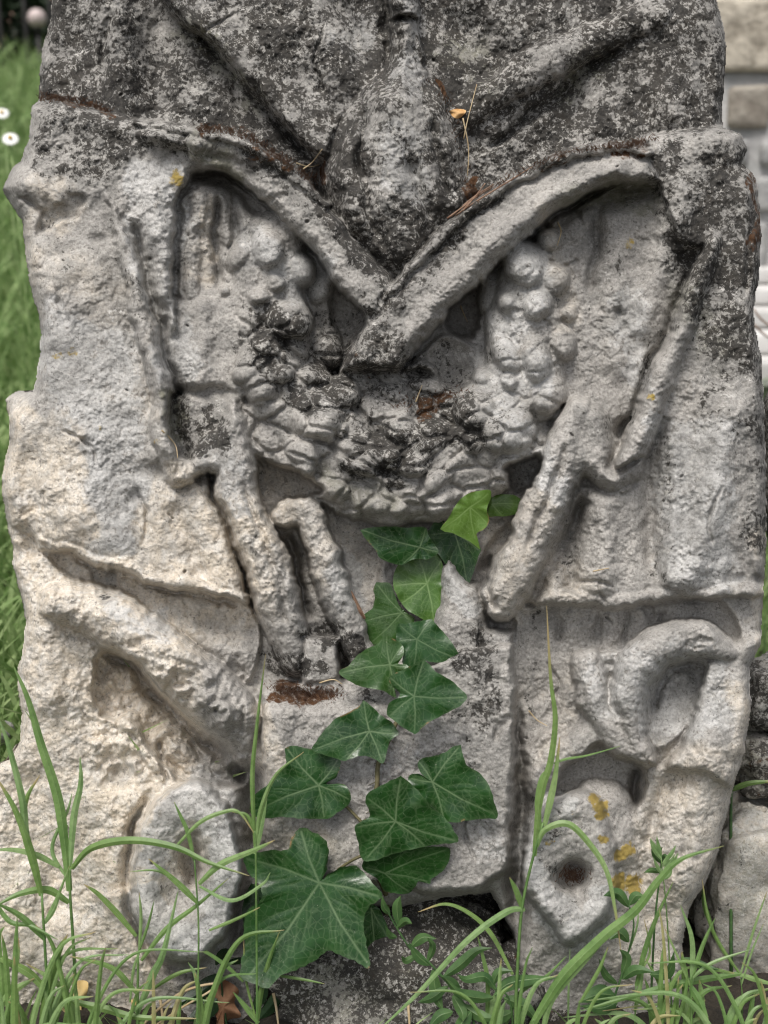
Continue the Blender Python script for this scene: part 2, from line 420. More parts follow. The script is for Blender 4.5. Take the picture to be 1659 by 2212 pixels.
# diagonal step, upper right side raised
s, e, hh, side, bt = stroke_field([(300, -120), (380, 40), (470, 120), (560, 225), (640, 305), (700, 360)], 260, 1, margin=300)
H[s] += np.where(side < 0, 34*np.exp(-(e*1.8)**2)*sst(e, 0, 0.05), -18*np.exp(-(e*3.0)**2))
groove([(385, 45), (440, 90), (500, 140), (570, 225), (640, 305), (690, 350)], [12, 15, 15, 16, 16, 12], 24)
groove([(500, 180), (520, 240), (570, 280)], 14, 10)
# right: ridge running down to the bud
ridge([(1420, 20), (1290, 85), (1180, 135), (1060, 205), (960, 280)], [34, 40, 40, 36, 30], [8, 18, 20, 16, 8], K_SLAB, 24)
groove([(1345, 95), (1270, 150), (1200, 205), (1100, 290), (1050, 320)], [18, 22, 20, 16, 10], 22)
swell([(1240, 215), (1190, 300)], [60, 50], -14)
swell([(1450, 60), (1460, 250)], 70, 18)
swell([(1000, 60), (1060, 130)], 60, -22)
swell([(640, 60), (720, 160)], 80, 16)
groove([(700, -60), (760, 60), (790, 160)], 22, 14)
ridge([(868, -160), (872, 20), (880, 110), (890, 175)], [34, 32, 30, 26], [34, 38, 38, 34], K_SLAB, 36)
groove([(826, -100), (834, 60), (838, 140)], 12, 12)
K_BUD = pid('carved_bud')
fill([(842, 40), (846, 120), (795, 185), (722, 285), (700, 400), (738, 515), (820, 605), (880, 612), (962, 515), (1022, 432), (1002, 372), (978, 262), (935, 182), (905, 120), (900, 40)], 58, K_BUD, 90, 54, 5)
swell([(830, 230), (850, 400), (880, 540)], [40, 50, 40], 14); swell([(940, 230), (985, 380)], 26, 10)
groove([(790, 230), (780, 330), (800, 460), (850, 560)], [10, 12, 12, 10], 14)
groove([(880, 330), (915, 420), (930, 480)], [16, 18, 12], 16)
groove([(930, 250), (950, 350), (975, 440)], [12, 14, 12], 16)
swell([(760, 300), (740, 380), (770, 480)], 30, 12)
groove([(700, 330), (690, 400), (730, 490)], [14, 14, 12], 16)

# --- lower body
K_LOW = pid('lower_relief')
def body_layer(lo, mask, h, k):
    m = sst(mask, -3, 3)
    H[:] = H*(1-m)+h*m; ID[:] = np.where(m > 0.5, k, ID)
body_layer(None, sdB, 40+0*H, K_LOW)
K_BACK = pid('back_panel')
# recess behind garland and struts
fill([(400, 400), (470, 360), (560, 400), (700, 560), (800, 680), (900, 640), (1060, 520), (1200, 440), (1400, 400), (1420, 520), (1400, 700), (1330, 880), (1260, 900), (1150, 1150), (1110, 1330), (1110, 1500),
      (560, 1500), (540, 1330), (450, 1040), (370, 880), (380, 600)], 0, K_BACK, 30, -10, 5)
K_CL = pid('curtain'); K_CR = pid('curtain')
# left curtain: broad sheet
fill([(62, 230), (150, 226), (340, 272), (440, 284), (480, 330), (430, 380), (392, 440), (385, 560), (372, 660), (390, 800), (380, 850), (352, 860), (372, 1010), (395, 1050), (440, 1020), (470, 1080), (505, 1180), (535, 1300),
      (450, 1292), (400, 1272), (320, 1256), (270, 1226), (210, 1222), (150, 1188), (90, 1180), (20, 1130), (0, 1040), (14, 900), (70, 845), (85, 720), (50, 540), (18, 440), (0, 405), (40, 345)], 74, K_CL, 30, 22, 3, smooth=False)
swell([(130, 620), (170, 900), (220, 1150)], [70, 80, 90], 16)
swell([(330, 420), (350, 580), (380, 700)], [40, 36, 30], 18)
swell([(215, 520), (250, 620), (290, 740)], [26, 28, 26], -10)
groove([(120, 640), (150, 700)], 10, 8)
groove([(370, 1080), (420, 1200), (440, 1290)], [30, 30, 26], 14)
groove([(290, 1060), (320, 1180)], [24, 24], 7)
swell([(60, 400), (120, 420)], [40, 60], 14)
groove([(30, 425), (70, 440), (105, 465)], 8, 10)
swell([(110, 1050), (160, 1120)], 50, 14)
swell([(60, 1000), (60, 1160)], 40, -12)
ridge([(95, 1172), (150, 1176), (212, 1212), (270, 1214), (322, 1244), (400, 1260), (460, 1280), (528, 1290)], 15, [70, 80, 84, 84, 84, 82, 82, 78], K_CL, 16)
ridge([(232, 420), (262, 510), (290, 610), (318, 720), (346, 830), (352, 930), (385, 1025)], [10, 18, 22, 24, 26, 28, 32], [82, 94, 104, 114, 120, 118, 104], K_CL, 44)
groove([(284, 470), (320, 610), (352, 730), (380, 850), (390, 940)], [12, 15, 16, 15, 12], 22); swell([(215, 560), (262, 700), (300, 860), (330, 980)], [40, 44, 44, 34], 14)
swell([(300, 500), (330, 600), (352, 720), (372, 800)], [22, 24, 24, 20], -18)
fill([(380, 440), (400, 395), (440, 372), (510, 400), (600, 470), (590, 520), (540, 660), (385, 660)], 40, K_BACK, 30, 14, 6)
# recessed slot with brown streaks beside the left curtain
fill([(395, 430), (440, 400), (500, 420), (490, 520), (478, 640), (400, 650), (388, 600)], 44, K_BACK, 8, -8, 3)
ridge([(430, 430), (418, 520), (412, 640)], [20, 22, 20], [56, 54, 56], K_BACK, 16)
groove([(470, 420), (468, 520), (476, 630)], [14, 14, 12], 26); groove([(500, 420), (505, 500), (490, 600)], [16, 16, 12], 18)
fill([(376, 650), (480, 640), (545, 660), (540, 850), (385, 850)], 58, K_BACK, 20, 8, 5)
swell([(440, 660), (430, 830)], 30, 10)
# dark square cavity
fill([(365, 850), (500, 842), (500, 960), (440, 1010), (390, 1015), (372, 960)], 64, K_BACK, 30, 4, 8, plane=(0.06, 0.10))
groove([(350, 850), (420, 842), (520, 854)], 16, 11)
groove([(376, 780), (384, 900), (398, 985), (415, 1020)], [14, 18, 18, 12], 20)
# right curtain
fill([(1390, 300), (1480, 286), (1560, 276), (1600, 290), (1640, 400), (1650, 500), (1640, 640), (1650, 780), (1660, 900), (1662, 1100), (1650, 1284), (1580, 1287), (1440, 1292), (1340, 1310), (1260, 1300), (1142, 1300), (1190, 1180),
      (1250, 1050), (1300, 1052), (1370, 1040), (1400, 900), (1420, 800), (1480, 640), (1420, 520), (1410, 420)], 66, K_CR, 30, 22, 3, smooth=False)
fill([(1190, 480), (1330, 405), (1420, 400), (1470, 520), (1530, 540), (1470, 690), (1420, 820), (1330, 960), (1260, 900), (1190, 850), (1200, 700), (1190, 560)], 36, K_CR, 40, -14, 6)
swell([(1330, 480), (1330, 640), (1330, 780)], [40, 40, 40], 10)
groove([(1290, 440), (1285, 540), (1270, 640)], [18, 18, 12], 18)
groove([(1330, 660), (1350, 720)], [14, 14], 12)
swell([(1480, 420), (1420, 600), (1390, 700)], [50, 40, 40], 18)
ridge([(1545, 520), (1515, 590), (1480, 690), (1440, 790), (1405, 880), (1375, 960), (1335, 1035)], [22, 24, 26, 27, 28, 32, 34], [90, 96, 104, 110, 112, 114, 106], K_CR, 42)
groove([(1495, 580), (1450, 690), (1410, 780), (1370, 880), (1330, 960)], [12, 14, 14, 12, 12], 20)
swell([(1570, 900), (1540, 1100), (1480, 1250)], [60, 70, 60], 32)
groove([(1430, 900), (1405, 1000), (1405, 1120), (1410, 1260)], [26, 30, 28, 24], 26); swell([(1460, 960), (1455, 1100), (1440, 1250)], [18, 20, 18], 8)
swell([(1310, 1090), (1300, 1270)], [34, 36], 20)
groove([(1262, 1080), (1235, 1190), (1230, 1290)], [24, 30, 24], 34)
groove([(1620, 330), (1560, 380)], 30, 10)
ridge([(1150, 1288), (1260, 1290), (1340, 1298), (1440, 1280), (1580, 1275), (1650, 1272)], 15, [64, 70, 76, 78, 80, 74], K_CR, 16)
groove([(1628, 420), (1622, 560), (1610, 640)], 10, 14)

# --- band of folded cloth crossing in a V
K_BL = pid('swag_band'); K_BR = pid('swag_band')
fill([(395, 279), (430, 284), (505, 292), (580, 330), (650, 385), (710, 450), (775, 530), (850, 615), (800, 684), (735, 622), (665, 535), (600, 462), (540, 412), (480, 378), (432, 362), (405, 330)], 96, K_BL, 26, 26, 4)
swell([(330, 290), (380, 305), (420, 320)], [30, 34, 30], 26)
ridge([(300, 266), (430, 288), (500, 298), (580, 337), (645, 388), (700, 440)], [8, 11, 12, 13, 12, 9], [80, 98, 108, 108, 104, 92], K_BL, 18)
swell([(380, 325), (460, 340), (540, 385)], [22, 24, 22], -14)
fill([(1424, 390), (1405, 345), (1340, 322), (1270, 330), (1180, 358), (1080, 412), (970, 500), (880, 595), (795, 695), (735, 790), (760, 850), (840, 850), (868, 800), (900, 750), (960, 685), (1025, 622), (1100, 550), (1190, 470), (1280, 412), (1360, 396)], 98, K_BR, 28, 26, 3)
swell([(745, 820), (800, 860), (870, 850)], [36, 40, 36], -34)
ridge([(1400, 330), (1300, 322), (1190, 352), (1080, 408), (960, 504), (880, 590), (800, 690)], [9, 11, 12, 12, 12, 12, 11], [96, 102, 104, 104, 104, 102, 84], K_BR, 16)
swell([(1330, 368), (1200, 420), (1060, 530), (940, 650), (860, 760)], 30, 14)
groove([(1090, 580), (1190, 488), (1290, 434), (1400, 418), (1440, 425)], [16, 22, 26, 22, 12], [34, 34, 32, 16, 0])
groove([(400, 372), (450, 384), (510, 412), (570, 470), (640, 540)], [16, 22, 24, 20, 16], 34)
# dark hollows under the band
fill([(715, 600), (790, 680), (770, 720), (735, 745), (712, 690)], -30, K_BACK, 20, -10, 4)
fill([(1035, 600), (1045, 650), (1030, 720), (1005, 745), (960, 690), (1000, 640)], -50, K_BACK, 20, -12, 4)
fill([(900, 770), (960, 720), (1020, 750), (1030, 800), (1000, 850), (880, 850), (870, 810)], 10, K_BACK, 30, -12, 5)
ridge([(870, 830), (878, 800), (905, 785), (930, 800), (934, 830)], 9, [40, 44, 46, 44, 36], K_BACK, 22)

# --- garland and fruit
K_G = pid('garland')
ridge([(590, 520), (570, 640), (590, 780), (650, 890), (760, 975), (860, 1010), (960, 990), (1060, 930), (1130, 830), (1140, 700), (1150, 590)],
      [70, 85, 92, 105, 105, 108, 108, 105, 96, 90, 70], [66, 74, 76, 80, 84, 86, 84, 80, 76, 74, 66], K_G, 60, mode='max')
ridge([(520, 880), (580, 960), (680, 1030), (790, 1080), (870, 1095), (960, 1080), (1070, 1020), (1170, 950)], [44, 48, 48, 46, 40, 44, 46, 44], [58, 64, 70, 74, 74, 72, 66, 58], K_G, 50)
fill([(740, 800), (860, 800), (1000, 850), (960, 930), (850, 960), (770, 900)], 52, K_G, 40, 10, 12, plane=(0, 0.22))
FR = [(579, 538, 42, 56), (521, 551, 33, 54), (644, 583, 36, 44), (594, 611, 26, 25), (691, 622, 34, 44), (487, 628, 17, 19), (560, 640, 30, 26), (618, 690, 62, 50), (691, 750, 50, 56), (548, 770, 36, 66), (613, 804, 26, 28), (562, 822, 40, 52),
      (738, 850, 42, 40), (680, 895, 64, 56), (732, 927, 20, 20), (774, 979, 62, 48), (649, 966, 54, 34), (660, 1010, 26, 26), (842, 981, 24, 24), (899, 1005, 44, 28), (955, 1022, 56, 30), (930, 942, 66, 42), (1022, 958, 30, 26), (1030, 882, 52, 50),
      (1100, 925, 64, 54), (868, 921, 42, 44), (805, 1073, 56, 40), (858, 1090, 30, 25), (899, 1064, 44, 28), (951, 1078, 44, 32), (826, 1041, 24, 20), (720, 1045, 44, 32),
      (1134, 577, 46, 56), (1197, 604, 35, 46), (1160, 660, 38, 44), (1228, 673, 26, 26), (1061, 635, 32, 60), (1097, 656, 28, 28), (1040, 772, 30, 64), (1097, 760, 35, 54), (1155, 765, 36, 64), (1100, 823, 22, 22), (1045, 815, 23, 26), (1212, 735, 34, 46), (1180, 850, 50, 40), (1190, 520, 34, 28)]
for i, (a, b, rx, ry) in enumerate(FR):
    base = float(H[int((b-GY[0])/STEP), int((a-GX[0])/STEP)])
    flat = b > 700; bb = min(base, 86); dome(a, b, rx*(1.04 if flat else 0.96), ry*(1.04 if flat else 0.96), bb-26, bb+6+(0.38 if flat else 0.38)*min(rx, ry), pid('fruit', K_G), 0.5*math.sin(i*2.1)+(0.5 if a < 860 else -0.5)*flat, (0.10 if a < 860 else -0.10)*flat, 0.24 if flat else 0.05)
def worley(x, y, cell, seed):
    r = np.random.default_rng(seed); J = r.random((512, 512, 2))
    ix = np.floor(x/cell).astype(int); iy = np.floor(y/cell).astype(int)
    f1 = np.full(x.shape, 9e9); f2 = f1.copy(); hsh = np.zeros(x.shape)
    for a_ in (-1, 0, 1):
        for b_ in (-1, 0, 1):
            jx = J[(iy+b_) % 512, (ix+a_) % 512]
            d = np.hypot((ix+a_+0.1+0.8*jx[..., 0])*cell-x, (iy+b_+0.1+0.8*jx[..., 1])*cell-y)/cell
            c_ = d < f1; f2 = np.where(c_, f1, np.minimum(f2, d)); hsh = np.where(c_, jx[..., 0], hsh); f1 = np.where(c_, d, f1)
    return f1, f2, hsh
s = box([(440, 440), (1260, 1130)], 0)
gm = np.isin(ID[s], [k for k in PARTS if k == K_G or PARTS[k][1] == K_G]) & (YW[s] > 640)
wx_ = XW[s]+16*fbm(XW[s], YW[s], 60, 62, 2); sg_ = np.sign(XW[s]-860)
f1, f2, hsh = worley(0.8*wx_-0.5*sg_*YW[s], 1.25*YW[s]+0.5*sg_*wx_, 66, 61)
mk = blur_m = gm*sst(YW[s], 640, 720)*np.where(XW[s] > 1000, 1-0.6*(1-sst(YW[s], 820, 900)), 1.0)
H[s] += mk*(-9*(1-sst(f2-f1, 0.0, 0.2))+9*hsh-5*f1)
groove([(590, 720), (640, 770), (700, 790)], [10, 10, 8], 16)
groove([(640, 930), (700, 960), (760, 985), (850, 1030), (930, 1035)], [9, 9, 9, 9, 8], 14)
groove([(740, 1010), (830, 1050), (900, 1055)], [8, 8, 8], 10)

# --- sleeve curls and hanging ribbon tails
K_TL = pid('ribbon_tail'); K_TR = pid('ribbon_tail'); K_T2 = pid('ribbon_tail')
fill([(385, 1000), (440, 975), (500, 860), (530, 900), (548, 985), (545, 1040), (460, 1030), (430, 1015), (405, 1045), (375, 1040)], 100, K_TL, 34, 34, 3)
ridge([(385, 1020), (412, 1020), (440, 985), (500, 940)], [30, 26, 30, 34], [102, 98, 100, 84], K_TL, 36)
ridge([(505, 990), (512, 1070), (545, 1150), (585, 1250), (615, 1340), (640, 1420)], [46, 48, 50, 52, 48, 40], [104, 106, 104, 98, 84, 60], K_TL, 60, power=3.2)
groove([(520, 1040), (560, 1140), (600, 1260), (622, 1360)], [9, 10, 10, 8], 12)
groove([(600, 1140), (615, 1200), (612, 1260)], 9, 10)
groove([(440, 1030), (425, 1045)], 12, 30)
ridge([(612, 1118), (655, 1100), (690, 1175), (720, 1265), (755, 1360), (785, 1420)], [26, 34, 34, 36, 36, 30], [62, 72, 74, 70, 62, 52], K_T2, 42, power=3.4)
groove([(612, 1150), (632, 1200), (655, 1290), (672, 1340)], [12, 16, 16, 12], 40)
fill([(1240, 865), (1300, 885), (1335, 960), (1330, 1010), (1390, 985), (1385, 1030), (1330, 1068), (1290, 1050), (1262, 1030), (1240, 1055), (1160, 1040), (1190, 960)], 98, K_TR, 36, 36, 3)
groove([(1350, 900), (1330, 960), (1310, 1010)], [16, 18, 12], 30)
ridge([(1245, 890), (1215, 990), (1180, 1080), (1140, 1180), (1095, 1270), (1082, 1310)], [34, 46, 50, 54, 50, 34], [100, 106, 106, 102, 96, 84], K_TR, 60, power=3.0)
groove([(1225, 960), (1180, 1080), (1130, 1190)], [9, 10, 8], 12)
fill([(1065, 1160), (1100, 1130), (1100, 1170), (1050, 1230), (1035, 1250), (1035, 1200)], -20, K_BACK, 12, -12, 4)
groove([(1062, 1200), (1050, 1250), (1070, 1320)], 12, 26)
groove([(1270, 1060), (1230, 1150), (1180, 1250), (1130, 1330)], [18, 20, 18, 14], 32)
groove([(458, 1050), (500, 1160), (535, 1260), (556, 1330)], [14, 14, 13, 12], 36)
# small dark hollow under the garland ends
fill([(555, 985), (640, 1020), (700, 1060), (640, 1080), (580, 1050)], -10, K_BACK, 16, -8, 5)
fill([(1090, 1010), (1165, 985), (1150, 1050), (1105, 1060)], -30, K_BACK, 16, -8, 5)

# --- pedestal in the middle
K_P = pid('pedestal_block')
fill([(830, 1160), (980, 1200), (1000, 1440), (840, 1480), (810, 1360)], 8, K_BACK, 40, -8, 8)
fill([(965, 1200), (1010, 1250), (1045, 1290), (1048, 1500), (920, 1500), (945, 1290)], 58, K_P, 30, 30, 6)
fill([(1035, 1350), (1108, 1366), (1112, 1500), (1035, 1500)], 58, K_P, 20, 20, 4, smooth=False)
fill([(566, 1500), (590, 1475), (900, 1455), (1000, 1400), (1112, 1390), (1110, 1600), (1106, 1800), (1092, 1888), (1060, 1900), (1040, 1928), (940, 1932), (890, 1915), (700, 1905), (572, 1900)], 90, K_P, 12, 16, 2, smooth=False)
s = box([(560, 1440), (1115, 1560)], 0)
H[s] -= np.where(ID[s] == K_P, 34*(1-sst(YW[s], 1480, 1545))*(1-sst(XW[s], 830, 940)), 0)
fill([(650, 1375), (728, 1372), (730, 1478), (655, 1478)], 60, K_P, 12, 14, 3, smooth=False)
groove([(745, 1420), (740, 1480)], 10, 30)
groove([(600, 1500), (660, 1500), (720, 1510)], 20, 10)

# --- lower left: rolled cloth, crumbled hollow, scroll
fill([(95, 1195), (150, 1192), (210, 1226), (320, 1262), (400, 1276), (540, 1310), (560, 1420), (520, 1480), (420, 1420), (330, 1330), (200, 1290)], 16, K_LOW, 20, -6, 4)
groove([(150, 1200), (210, 1230), (270, 1236), (330, 1268), (410, 1284), (520, 1312)], 11, 16)
fill([(195, 1230), (255, 1232), (258, 1290), (205, 1300)], 2, K_LOW, 14, -10, 4, smooth=False)
swell([(350, 1320), (450, 1380), (520, 1420)], [40, 40, 40], 14)
K_RL = pid('rolled_fold'); K_RR = pid('rolled_fold')
ridge([(120, 1300), (220, 1325), (320, 1395), (410, 1470), (500, 1545), (530, 1590)], [50, 62, 66, 68, 64, 40], [76, 100, 116, 120, 112, 70], K_RL, 84)

fill([(205, 1425), (240, 1402), (300, 1440), (360, 1505), (400, 1560), (500, 1620), (520, 1700), (400, 1690), (340, 1640), (290, 1560), (215, 1540)], -12, K_LOW, 26, -24, 5)
groove([(215, 1400), (290, 1450), (360, 1530), (430, 1595), (500, 1650)], [16, 20, 22, 22, 18], 40)
s = box([(130, 1390), (530, 1720)], 0)
H[s] += (46*np.abs(fbm(XW[s], YW[s], 80, 77, 4, 0.62))-14+26*fbm(XW[s], YW[s], 120, 78, 2))*sst(YW[s], 1390, 1470)*(1-sst(YW[s], 1660, 1720))*sst(XW[s], 150, 220)
groove([(345, 1590), (350, 1650), (362, 1690)], 9, 26)
groove([(410, 1600), (440, 1650)], 8, 22)
swell([(70, 1700), (130, 1950)], [60, 80], -26)
swell([(100, 1300), (110, 1500)], [50, 50], 20)
K_SL = pid('scroll_end'); K_SR = pid('scroll_end')
groove([(520, 1640), (545, 1720), (545, 1900), (500, 2060)], [34, 36, 34, 30], 70)
def disc(cx, cy, rx, ry, ang, h, k, gx, gy, holes, rimw, dish):
    rr = max(rx, ry)
    s = box([(cx-rr, cy-rr), (cx+rr, cy+rr)], 10); x, y = XW[s]-cx, YW[s]-cy; ca, sa = math.cos(ang), math.sin(ang)
    e = np.hypot((x*ca+y*sa)/rx, (-x*sa+y*ca)/ry)
    v = h+gx*x+gy*y-dish*(1-sst(e, 0.25, 0.75))-22*sst(e, 0.9, 1.0)
    for (hx, hy, hr1, hr2, dep) in holes:
        v = v-dep*np.exp(-(((x-hx)/hr1)**2+((y-hy)/hr2)**2)**1.5)
    m = sst(1-e, -0.02, 0.03)
    H[s] = H[s]*(1-m)+v*m; ID[s] = np.where(m > 0.5, k, ID[s])
ridge([(240, 1840), (310, 1860), (350, 1880)], [90, 130, 160], [34, 56, 76], K_SL, 56)
disc(403, 1885, 118, 200, 0.06, 130, K_SL, 0.04, -0.02, [(12, -22, 24, 52, 58), (-16, 50, 44, 70, 16)], 0.2, 20)
groove([(330, 1700), (286, 1790), (276, 1890), (292, 1990), (340, 2075), (410, 2098), (480, 2070)], [12, 16, 18, 18, 20, 22, 20], 34)
# --- lower right: curled cloth, roll, scroll
fill([(1112, 1316), (1260, 1312), (1340, 1320), (1440, 1304), (1560, 1300), (1600, 1390), (1480, 1370), (1380, 1410), (1270, 1420), (1200, 1560), (1115, 1600)], 14, K_LOW, 24, -12, 5)
groove([(1130, 1310), (1260, 1310), (1340, 1320), (1440, 1302), (1590, 1295)], 9, 14)
for xx in (1210, 1290, 1355, 1430):
    groove([(xx, 1320), (xx-6, 1390)], 9, 10); swell([(xx+32, 1325), (xx+28, 1390)], 22, 8)
ridge([(1150, 1690), (1210, 1640), (1290, 1575), (1330, 1530)], [40, 46, 46, 36], [54, 66, 70, 66], K_RR, 46)
fill([(1210, 1670), (1300, 1600), (1375, 1620), (1395, 1690), (1370, 1760), (1320, 1790), (1260, 1720), (1190, 1730)], 4, K_LOW, 24, -14, 5)
fill([(1270, 1425), (1310, 1432), (1370, 1430), (1420, 1400), (1500, 1380), (1540, 1420), (1500, 1540), (1440, 1640), (1400, 1648), (1345, 1600), (1285, 1530), (1262, 1470)], 44, K_RR, 24, 20, 5)
fill([(1515, 1432), (1570, 1396), (1646, 1376), (1640, 1440), (1632, 1560), (1600, 1690), (1510, 1670), (1440, 1655), (1478, 1590), (1504, 1510)], 76, K_LOW, 26, 14, 9)
fill([(1392, 1500), (1430, 1440), (1500, 1425), (1522, 1442), (1508, 1510), (1470, 1580), (1425, 1618), (1396, 1570)], 22, K_RR, 22, -16, 6, plane=(-0.16, 0.14))
ridge([(1268, 1432), (1288, 1518), (1335, 1592), (1396, 1640)], [34, 38, 36, 20], [78, 88, 92, 88], K_RR, 54, power=2.6)
ridge([(1580, 1412), (1510, 1380), (1428, 1396), (1372, 1452), (1352, 1530), (1374, 1598), (1406, 1640)], [30, 40, 46, 46, 42, 34, 18], [84, 98, 108, 110, 104, 98, 90], K_RR, 64, power=2.4)
groove([(1318, 1440), (1316, 1500), (1340, 1560)], [12, 13, 10], 14)
groove([(1500, 1432), (1460, 1446), (1425, 1490), (1408, 1550)], [10, 12, 12, 10], 16)
swell([(1540, 1620), (1500, 1780), (1460, 1900)], [50, 60, 60], 24)
groove([(1375, 1660), (1365, 1740)], [14, 16], 34)
groove([(1440, 1660), (1420, 1760), (1390, 1840)], [16, 22, 18], 18)
groove([(1480, 1760), (1480, 1860)], [14, 14], 7)
swell([(1400, 1900), (1420, 2060)], [60, 60], -20)
groove([(1118, 1500), (1122, 1640), (1128, 1740), (1120, 1860), (1120, 2080)], [8, 14, 24, 26, 26], [20, 40, 66, 70, 70])
ridge([(1300, 1760), (1290, 1860), (1330, 1930)], [80, 90, 70], [60, 74, 50], K_SR, 50)
fill([(1190, 1722), (1258, 1706), (1300, 1735), (1322, 1810), (1338, 1905), (1308, 1985), (1232, 2045), (1188, 1990), (1132, 1920), (1130, 1850), (1152, 1785)], 124, K_SR, 24, 24, 3, plane=(-0.08, 0.03))
swell([(1236, 1880), (1240, 1920)], [50, 50], -22)
dd = np.hypot((XW-1238)/42, (YW-1892)/34)
H -= 44*(1-sst(dd, 0.5, 1.15))
# rubble below the pedestal belongs to the base
K_BASE = pid('broken_base')
# hairline cracks and fresh chips
for q_ in ([(1300, 1250), (1296, 1276), (1306, 1305)], [(1240, 1262), (1290, 1256), (1330, 1270)], [(980, 1700), (1010, 1740), (1000, 1800), (1030, 1860)], [(140, 930), (190, 960), (210, 1010)], [(420, 100), (450, 60), (520, 20)], [(1180, 560), (1220, 575), (1245, 560)], [(1560, 1050), (1530, 1120), (1545, 1180)], [(300, 1060), (318, 1120), (306, 1170)], [(1180, 1430), (1210, 1480), (1196, 1540)], [(690, 60), (680, 140), (700, 210)]):
    groove(q_, 4.0, 11)
for (cx_, cy_, r_, d_) in ((130, 440, 46, 22), (60, 1180, 40, 22), (1600, 1240, 40, 20), (620, 1880, 36, 26), (1080, 1560, 22, 18), (480, 1290, 22, 16), (1390, 1300, 26, 16), (1180, 1690, 26, 14), (980, 520, 20, 14), (1240, 452, 18, 12), (600, 420, 20, 14), (1500, 1380, 22, 12), (300, 1380, 26, 16)):
    a_ = np.arctan2(Y0-cy_, X0-cx_); e_ = np.hypot(XW-cx_, YW-cy_)/r_*(1+0.3*np.sin(3*a_+cx_)+0.2*np.sin(5*a_+cy_))
    H -= d_*0.6*(1-sst(e_, 0.75, 1.05))*(0.6+0.4*np.cos(a_-1.2))
# overall fall towards the silhouette
inside = np.clip(SIL/26, 0, 1)
H -= 46*(1-np.sqrt(np.clip(1-(1-inside)**2, 0, 1)))
# separate silhouettes: bottom of the stone sinks back
H -= 30*sst(Y0, 2040, 2200)

# --- wear: soften, then roughen at several sizes
def blur(A, n):
    for _ in range(n):
        A = (np.pad(A, ((1, 1), (0, 0)), 'edge')[:-2]+2*A+np.pad(A, ((1, 1), (0, 0)), 'edge')[2:])/4
        A = (np.pad(A, ((0, 0), (1, 1)), 'edge')[:, :-2]+2*A+np.pad(A, ((0, 0), (1, 1)), 'edge')[:, 2:])/4
    return A
H = blur(H, 2)
H *= RELIEF
rough = 0.6+0.9*sst(fbm(X0, Y0, 160, 51, 2), -0.25, 0.35)
H += 14*fbm(X0, Y0, 95, 61, 2)
calm = np.where(np.isin(ID, [k for k in PARTS if PARTS[k][0] in ('fruit', 'scroll_end')]), 0.55, np.where(ID == K_CL, 0.75, 1.0))
H += calm*rough*(7*fbm(X0, Y0, 34, 71, 2)+3.4*fbm(X0, Y0, 15, 81, 2)+3.4*vnoise(X0, Y0, 6.5, 91))
# a few pits and chipped, flaking ledges
pn = vnoise(X0, Y0, 19, 101)+0.5*vnoise(X0, Y0, 60, 102); H -= 16*sst(pn, 0.48, 0.60)
ch = fbm(X0+0.3*Y0, Y0, 52, 111, 3); H += 9*np.abs(ch)*rough

# ------------------------------------------------------------------ growth maps: where lichen, crust, bare cream stone and one painted sunlit edge lie
NW = fbm(X0, Y0, 110, 201, 4, 0.6); NW2 = fbm(X0, Y0, 45, 211, 3, 0.6)
XC = X0+60*fbm(X0, Y0, 90, 221, 3); YC = Y0+60*fbm(X0, Y0, 90, 231, 3)
def patch(pts, val, soft=40):
    return val*sst(sdf_poly(pts, XC, YC), -soft, soft)
def pstroke(pts, r, val):
    q = catmull(pts, 5); d = np.full(X0.shape, 1e9)
    for i in range(len(q)-1):
        a, b = q[i], q[i+1]; e = b-a; wx = XC-a[0]; wy = YC-a[1]
        tt = np.clip((wx*e[0]+wy*e[1])/max(e@e, 1e-9), 0, 1); d = np.minimum(d, np.hypot(wx-e[0]*tt, wy-e[1]*tt))
    return val*(1-sst(d, r*0.4, r*1.3))
def mx(*a):
    o = a[0]
    for b in a[1:]: o = np.maximum(o, b)
    return o
